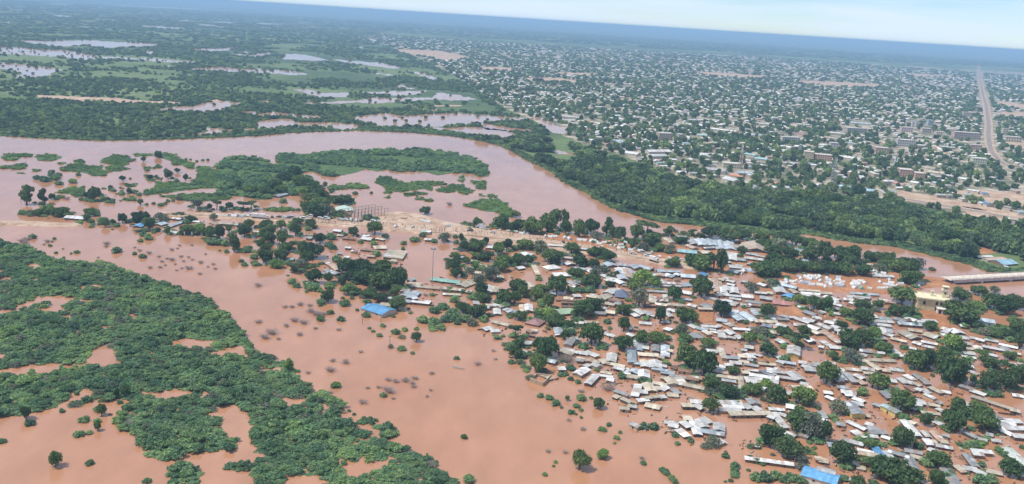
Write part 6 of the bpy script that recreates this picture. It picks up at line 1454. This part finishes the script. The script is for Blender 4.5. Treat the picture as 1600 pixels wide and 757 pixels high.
CITY_ROOFS = [(1241, 208, 1263, 211, 9, 'P'), (1200, 283, 1217, 287, 9, 'O'), (1395, 285, 1413, 289, 8, 'P'), (1277, 303, 1306, 306, 12, 'T'), (1350, 296, 1366, 299, 12, 'L'), (1313, 290, 1330, 293, 8, 'L'), (941, 225, 957, 228, 10, 'O'), (1010, 236, 1045, 236, 14, 'W'), (1012, 243, 1040, 243, 12, 'w'), (1093, 241, 1128, 243, 14, 'W'), (1103, 263, 1134, 267, 13, 'w'),
              (1150, 269, 1184, 270, 12, 'b'), (1135, 278, 1153, 283, 14, 'W'), (1143, 273, 1162, 276, 10, 'O'), (978, 238, 998, 241, 13, 'W'), (968, 233, 977, 234, 9, 'w'), (1326, 191, 1360, 194, 12, 'b'), (1296, 207, 1318, 209, 10, 'w'), (1286, 214, 1312, 217, 10, 'y'), (1250, 227, 1266, 232, 14, 'b'), (1222, 228, 1238, 231, 10, 'W'), (1278, 226, 1292, 227, 12, 'W'), (1318, 245, 1345, 249, 13, 'w'),
              (1340, 240, 1352, 242, 9, 'y'), (1306, 264, 1330, 266, 10, 'p'), (1332, 268, 1354, 272, 10, 'w'), (1352, 261, 1380, 264, 8, 'W'), (1221, 254, 1246, 255, 9, 'w'), (1262, 286, 1280, 289, 9, 'W'), (1372, 300, 1394, 299, 14, 'w'), (1438, 260, 1462, 264, 12, 'c'), (1450, 268, 1475, 271, 12, 'y'), (1476, 274, 1488, 275, 9, 'w'), (1498, 278, 1512, 280, 10, 'W'), (1523, 282, 1532, 284, 9, 'y'), (1512, 296, 1530, 299, 7, 'w'),
              (1508, 303, 1520, 305, 9, 't'), (1535, 302, 1545, 303, 8, 'B'), (1538, 316, 1548, 319, 9, 'B'), (1567, 323, 1580, 325, 10, 'y'), (1590, 331, 1600, 332, 9, 'L'), (1430, 338, 1440, 338, 7, 'T'), (1575, 341, 1590, 343, 9, 'y'), (1424, 284, 1436, 286, 10, 'W'), (1418, 292, 1424, 293, 7, 'W'), (1090, 210, 1105, 212, 8, 'T'), (1113, 201, 1145, 205, 8, 'W'), (1165, 250, 1180, 252, 9, 'W'), (1166, 240, 1182, 243, 9, 'T'), (1055, 193, 1066, 195, 8, 'b'),
              (1075, 187, 1120, 188, 10, 'w'), (1186, 193, 1210, 195, 9, 'W'), (1175, 210, 1192, 212, 10, 'b'), (1180, 247, 1198, 249, 9, 'T'), (875, 181, 905, 184, 9, 'W'), (882, 188, 897, 188, 9, 'W'), (912, 190, 920, 190, 7, 'O'), (932, 192, 941, 194, 8, 'W'), (966, 220, 975, 222, 8, 'L'), (1360, 226, 1372, 232, 8, 'y'), (1386, 244, 1400, 246, 9, 'w')]
for i, (u1, v1, u2, v2, w, c) in enumerate(CITY_ROOFS):
    build_house(place(u1, v1, 3.0), place(u2, v2, 3.0), w, c, '', 6000 + i, base=GZ, h=3.2, name='city_house', wall=(0.58, 0.52, 0.44), doors=2, group='houses of the city across the river',
                what=f'house with {ROOF_WORD[c]} roof in the city', category='city house')
    CITY_USED.append(((u1 + u2) / 2, (v1 + v2) / 2, abs(u2 - u1) / 2 + 4, 4))

# the mass of the city: houses and trees, the nearest houses as things of their own
CITY_IN = CITY
NOGO = FIELDS + [w for w in WATERS[-5:]] + [[(u - 6 - 0.05 * (v - 80), v) for u, v in AVENUE] + [(u + 6 + 0.05 * (v - 80), v) for u, v in reversed(AVENUE)], [(1395, 303), (1480, 316), (1560, 331), (1640, 346), (1640, 356), (1560, 341), (1480, 327), (1395, 314)]]
def lanes(P):
    """streets between the blocks of the city"""
    c, s = math.cos(math.radians(12)), math.sin(math.radians(12))
    a = c * P[:, 0] + s * P[:, 1] + 14 * np.sin(P[:, 1] / 260); b = -s * P[:, 0] + c * P[:, 1] + 14 * np.sin(P[:, 0] / 300)
    return (np.mod(a, 104) < 13) | (np.mod(b, 150) < 15)
hp = []; hs = []
for (d0, d1, sp) in ((780, 1500, 17), (1500, 2400, 18.5), (2400, 3700, 23), (3700, 6400, 32)):
    P, uv = grid_points([CITY_IN], sp, NOGO, seed=int(d0) + 5, world_box=(-0.25 * d1, 0.75 * d1, d0 * 0.85, d1), jitter=0.36)
    d = np.linalg.norm(P[:, :2], axis=1); k = (d > d0) & (d <= d1) & (uv[:, 0] < 1680)
    f = fbm2(P[:, 0] / 170, P[:, 1] / 170, 55)
    centre = np.exp(-(((uv[:, 0] - 1440) / 110) ** 2 + ((uv[:, 1] - 205) / 35) ** 2))
    k &= (f > 0.37 - 0.2 * centre) & (RNG.random(len(P)) < 0.88) & ~lanes(P)
    for (cu, cv, ru, rv) in CITY_USED: k &= ~((np.abs(uv[:, 0] - cu) < ru) & (np.abs(uv[:, 1] - cv) < rv))
    hp.append(P[k]); hs.append(np.full(k.sum(), sp))
HP = np.vstack(hp); HS = np.concatenate(hs)
HD = np.linalg.norm(HP[:, :2], axis=1); order = np.argsort(HD)
PAL = [((0.62, 0.61, 0.58), 'pale grey'), ((0.78, 0.78, 0.78), 'white'), ((0.45, 0.46, 0.47), 'grey'), ((0.60, 0.55, 0.46), 'cream'), ((0.42, 0.50, 0.54), 'bluish'), ((0.36, 0.52, 0.56), 'teal'), ((0.55, 0.34, 0.26), 'reddish'), ((0.78, 0.77, 0.73), 'white'), ((0.52, 0.47, 0.40), 'tan')]
PW = [5, 6, 3, 4, 1.6, 0.8, 0.9, 6, 3]
crng = random.Random(77)
mass = Geo()
uvH = pixels(HP)
n_single = 0
for idx, i in enumerate(order):
    x, y = HP[i, 0], HP[i, 1]; sp = HS[i]
    L = crng.uniform(6.5, 14) * (sp / 19) ** 0.45; W = crng.uniform(5, 8) * (sp / 19) ** 0.45; h = crng.uniform(2.6, 3.4) * (1.7 if crng.random() < 0.05 else 1.0)
    rz = math.radians(crng.choice([12, 12, 102, 8, 98]) + crng.uniform(-7, 7)); rise = 0.16 * W
    ci = crng.choices(range(len(PAL)), PW)[0]; col, word = PAL[ci]; k = crng.uniform(0.85, 1.1); col = tuple(c * k for c in col); wc = crng.choice([(0.60, 0.54, 0.45), (0.52, 0.44, 0.34), (0.66, 0.62, 0.56), (0.5, 0.36, 0.28)])
    inframe = -20 < uvH[i, 0] < 1600 and uvH[i, 1] > 95
    if inframe and n_single < 210:
        n_single += 1
        r = empty('city_house', (x, y, GZ), rz)
        link('wall', wall_geo(L, W, h, rise, wc, 'gable').mesh('wall', M['wall']), r)
        link('roof', roof_geo(L, W, h, rise, col, 'gable', crng, 4.0).mesh('roof', M['roof']), r)
        if L > 10:
            o = link('window', WINDOW, r); o.location = (L * 0.2, -W / 2 - 0.02, 1.7)
            o = link('door', DOOR, r); o.location = (-L * 0.15, -W / 2 - 0.02, 0); o.scale = (1.2, 1, 2.0)
        THINGS.append((r, f'house with {word} roof in the city', 'city house', 'houses of the city across the river'))
    else:
        c, s = math.cos(rz), math.sin(rz); n = len(mass.v)
        loc = [(-L / 2, -W / 2, 0), (L / 2, -W / 2, 0), (L / 2, W / 2, 0), (-L / 2, W / 2, 0), (-L / 2, -W / 2, h), (L / 2, -W / 2, h), (L / 2, W / 2, h), (-L / 2, W / 2, h), (-L / 2, 0, h + rise), (L / 2, 0, h + rise)]
        mass.v += [(x + c * a - s * b, y + s * a + c * b, GZ + z) for a, b, z in loc]
        for f, cc in (((0, 1, 5, 4), wc), ((2, 3, 7, 6), wc), ((1, 2, 6, 9, 5), wc), ((3, 0, 4, 8, 7), wc), ((4, 5, 9, 8), col), ((6, 7, 8, 9), col)):
            mass.f.append(tuple(n + q_ for q_ in f)); mass.c.append(cc)
o = link('distant_city', mass.mesh('distant_city', M['wall'])); tag(o, 'sea of small pale roofs of the far city reaching towards the horizon', 'city', kind='stuff')

allp = []; alls = []
for (d0, d1, sp, rr, hh) in ((780, 1500, 11, (3.0, 6.0), (4, 8)), (1500, 2400, 14, (3.5, 7), (4, 8)), (2400, 3700, 20, (5, 9), (4, 8)), (3700, 6500, 33, (8, 14), (4, 8))):
    P, uv = grid_points([CITY_IN], sp, NOGO, seed=int(d0) + 9, world_box=(-0.25 * d1, 0.75 * d1, d0 * 0.85, d1))
    d = np.linalg.norm(P[:, :2], axis=1); k = (d > d0) & (d <= d1) & (uv[:, 0] < 1690)
    f = fbm2(P[:, 0] / 120, P[:, 1] / 120, 57)
    centre = np.exp(-(((uv[:, 0] - 1440) / 90) ** 2 + ((uv[:, 1] - 205) / 22) ** 2))
    k &= (RNG.random(len(P)) < np.clip(0.35 + 1.0 * (f - 0.3), 0.25, 0.9) * (1 - 0.7 * centre) + 0.12)
    k &= ~(lanes(P) & (RNG.random(len(P)) < 0.8))
    for (cu, cv, ru, rv) in CITY_USED: k &= ~((np.abs(uv[:, 0] - cu) < ru * 0.8) & (uv[:, 1] > cv - 2) & (uv[:, 1] < cv + 5))
    P = P[k]; r = RNG.uniform(*rr, len(P)); h = RNG.uniform(*hh, len(P)); P[:, 2] = GZ + 0.3
    allp.append(P); alls.append(np.column_stack([r, r, h]))
scatter('city_foliage', 'dark tree crowns scattered between the roofs of the city', 'foliage', np.vstack(allp), np.vstack(alls), CROWNS['distant'] + CROWNS['wood'][:1])

# low growth round the feet of the town's trees
g_ = np.random.default_rng(404); pts = []; scs = []
TREE_XY = [(o.location.x, o.location.y) for (o, w_, c_, r_) in THINGS if c_ == 'tree']
for (o, what, cat, grp) in THINGS:
    if cat != 'tree': continue
    if sum(1 for q_ in TREE_XY if (q_[0] - o.location.x) ** 2 + (q_[1] - o.location.y) ** 2 < 1100) < 4: continue
    for k in range(5):
        a = g_.uniform(0, 6.28); d = g_.uniform(2.5, 10); r = g_.uniform(1.0, 3.4)
        pts.append((o.location.x + d * math.cos(a), o.location.y + d * math.sin(a), o.location.z - 0.2)); scs.append((r, r, r * g_.uniform(0.5, 1.1)))
scatter('town_undergrowth', 'low green growth at the feet of the flooded trees', 'undergrowth', np.array(pts), np.array(scs), CROWNS['bush'] + CROWNS['thorn'][:2] + CROWNS['grey'][:1])

# ------------------------------------------------------------------ labels: each thing by its look and its place from a landmark
LMK = list(LANDMARK.items()); LMX = np.array([v for _, v in LMK])
CITY_LM = [('the yellow flats', (1263, 250)), ('the red block', (1415, 276)), ('the red and white mast', (1156, 264)), ('the brownish far block', (1040, 219)), ('the pale green block', (1530, 259)), ('the salmon orange block', (1378, 240)), ('the grey mast', (1301, 288)), ('the sandy highway', (1480, 320)), ('the long white building', (1236, 221)), ('the red tiled roof', (949, 226)), ('the far flood pool', (870, 200)), ('the teal roof by the wood', (1290, 304))]
CLX = np.array([tuple(place(u, v)[:2]) for _, (u, v) in CITY_LM])
ORD = ['first', 'second', 'third', 'fourth', 'fifth', 'sixth', 'seventh', 'eighth', 'ninth', 'tenth', 'eleventh', 'twelfth', 'thirteenth', 'fourteenth', 'fifteenth', 'sixteenth', 'seventeenth', 'eighteenth', 'nineteenth', 'twentieth', 'twenty-first', 'twenty-second', 'twenty-third', 'twenty-fourth', 'twenty-fifth', 'twenty-sixth', 'twenty-seventh', 'twenty-eighth', 'twenty-ninth', 'thirtieth']
ORD += ['thirty-' + w for w in ORD[:9]] + ['fortieth'] + ['forty-' + w for w in ORD[:9]] + ['fiftieth']
bucket = {}
for (o, what, cat, grp) in THINGS:
    p = np.array([o.location.x, o.location.y])
    names, X = (CITY_LM, CLX) if cat == 'city house' else (LMK, LMX)
    dd = np.linalg.norm(X - p, axis=1); j = int(np.argmin(dd))
    bucket.setdefault((what, names[j][0]), []).append((dd[j], o, cat, grp))
for (what, lm), rows in bucket.items():
    rows.sort(key=lambda r: r[0])
    for k, (d, o, cat, grp) in enumerate(rows):
        what = what if cat != 'city house' else what.replace(' in the city', '')
        lab = f'{what}, near {lm}' if len(rows) == 1 else f'{what}, {ORD[min(k, len(ORD) - 1)]} out from {lm}'
        if len(lab.replace('-', '').split()) > 16: lab = lab.replace(' tin roof', ' roof').replace('long row house', 'row house')
        tag(o, lab, cat, grp)

# ------------------------------------------------------------------ the air
hz = Geo(); E = FAR + 1500
hz.box(-E, E, -2200, E, GZ - 1.0, HEIGHT + 6.0, (1, 1, 1), True)
haze_mat = bpy.data.materials.new('haze_air'); haze_mat.use_nodes = True
hn = haze_mat.node_tree; hn.nodes.clear()
ho = hn.nodes.new('ShaderNodeOutputMaterial'); hv = hn.nodes.new('ShaderNodeVolumePrincipled')
hv.inputs['Color'].default_value = (0.47, 0.73, 1.0, 1); hv.inputs['Density'].default_value = 1.35e-4; hv.inputs['Anisotropy'].default_value = 0.0
hn.links.new(hv.outputs['Volume'], ho.inputs['Volume'])
hm = mesh_from('haze', hz.v, hz.f, haze_mat)
tag(link('haze', hm), 'blue haze hanging over the far plain', 'haze', kind='stuff')
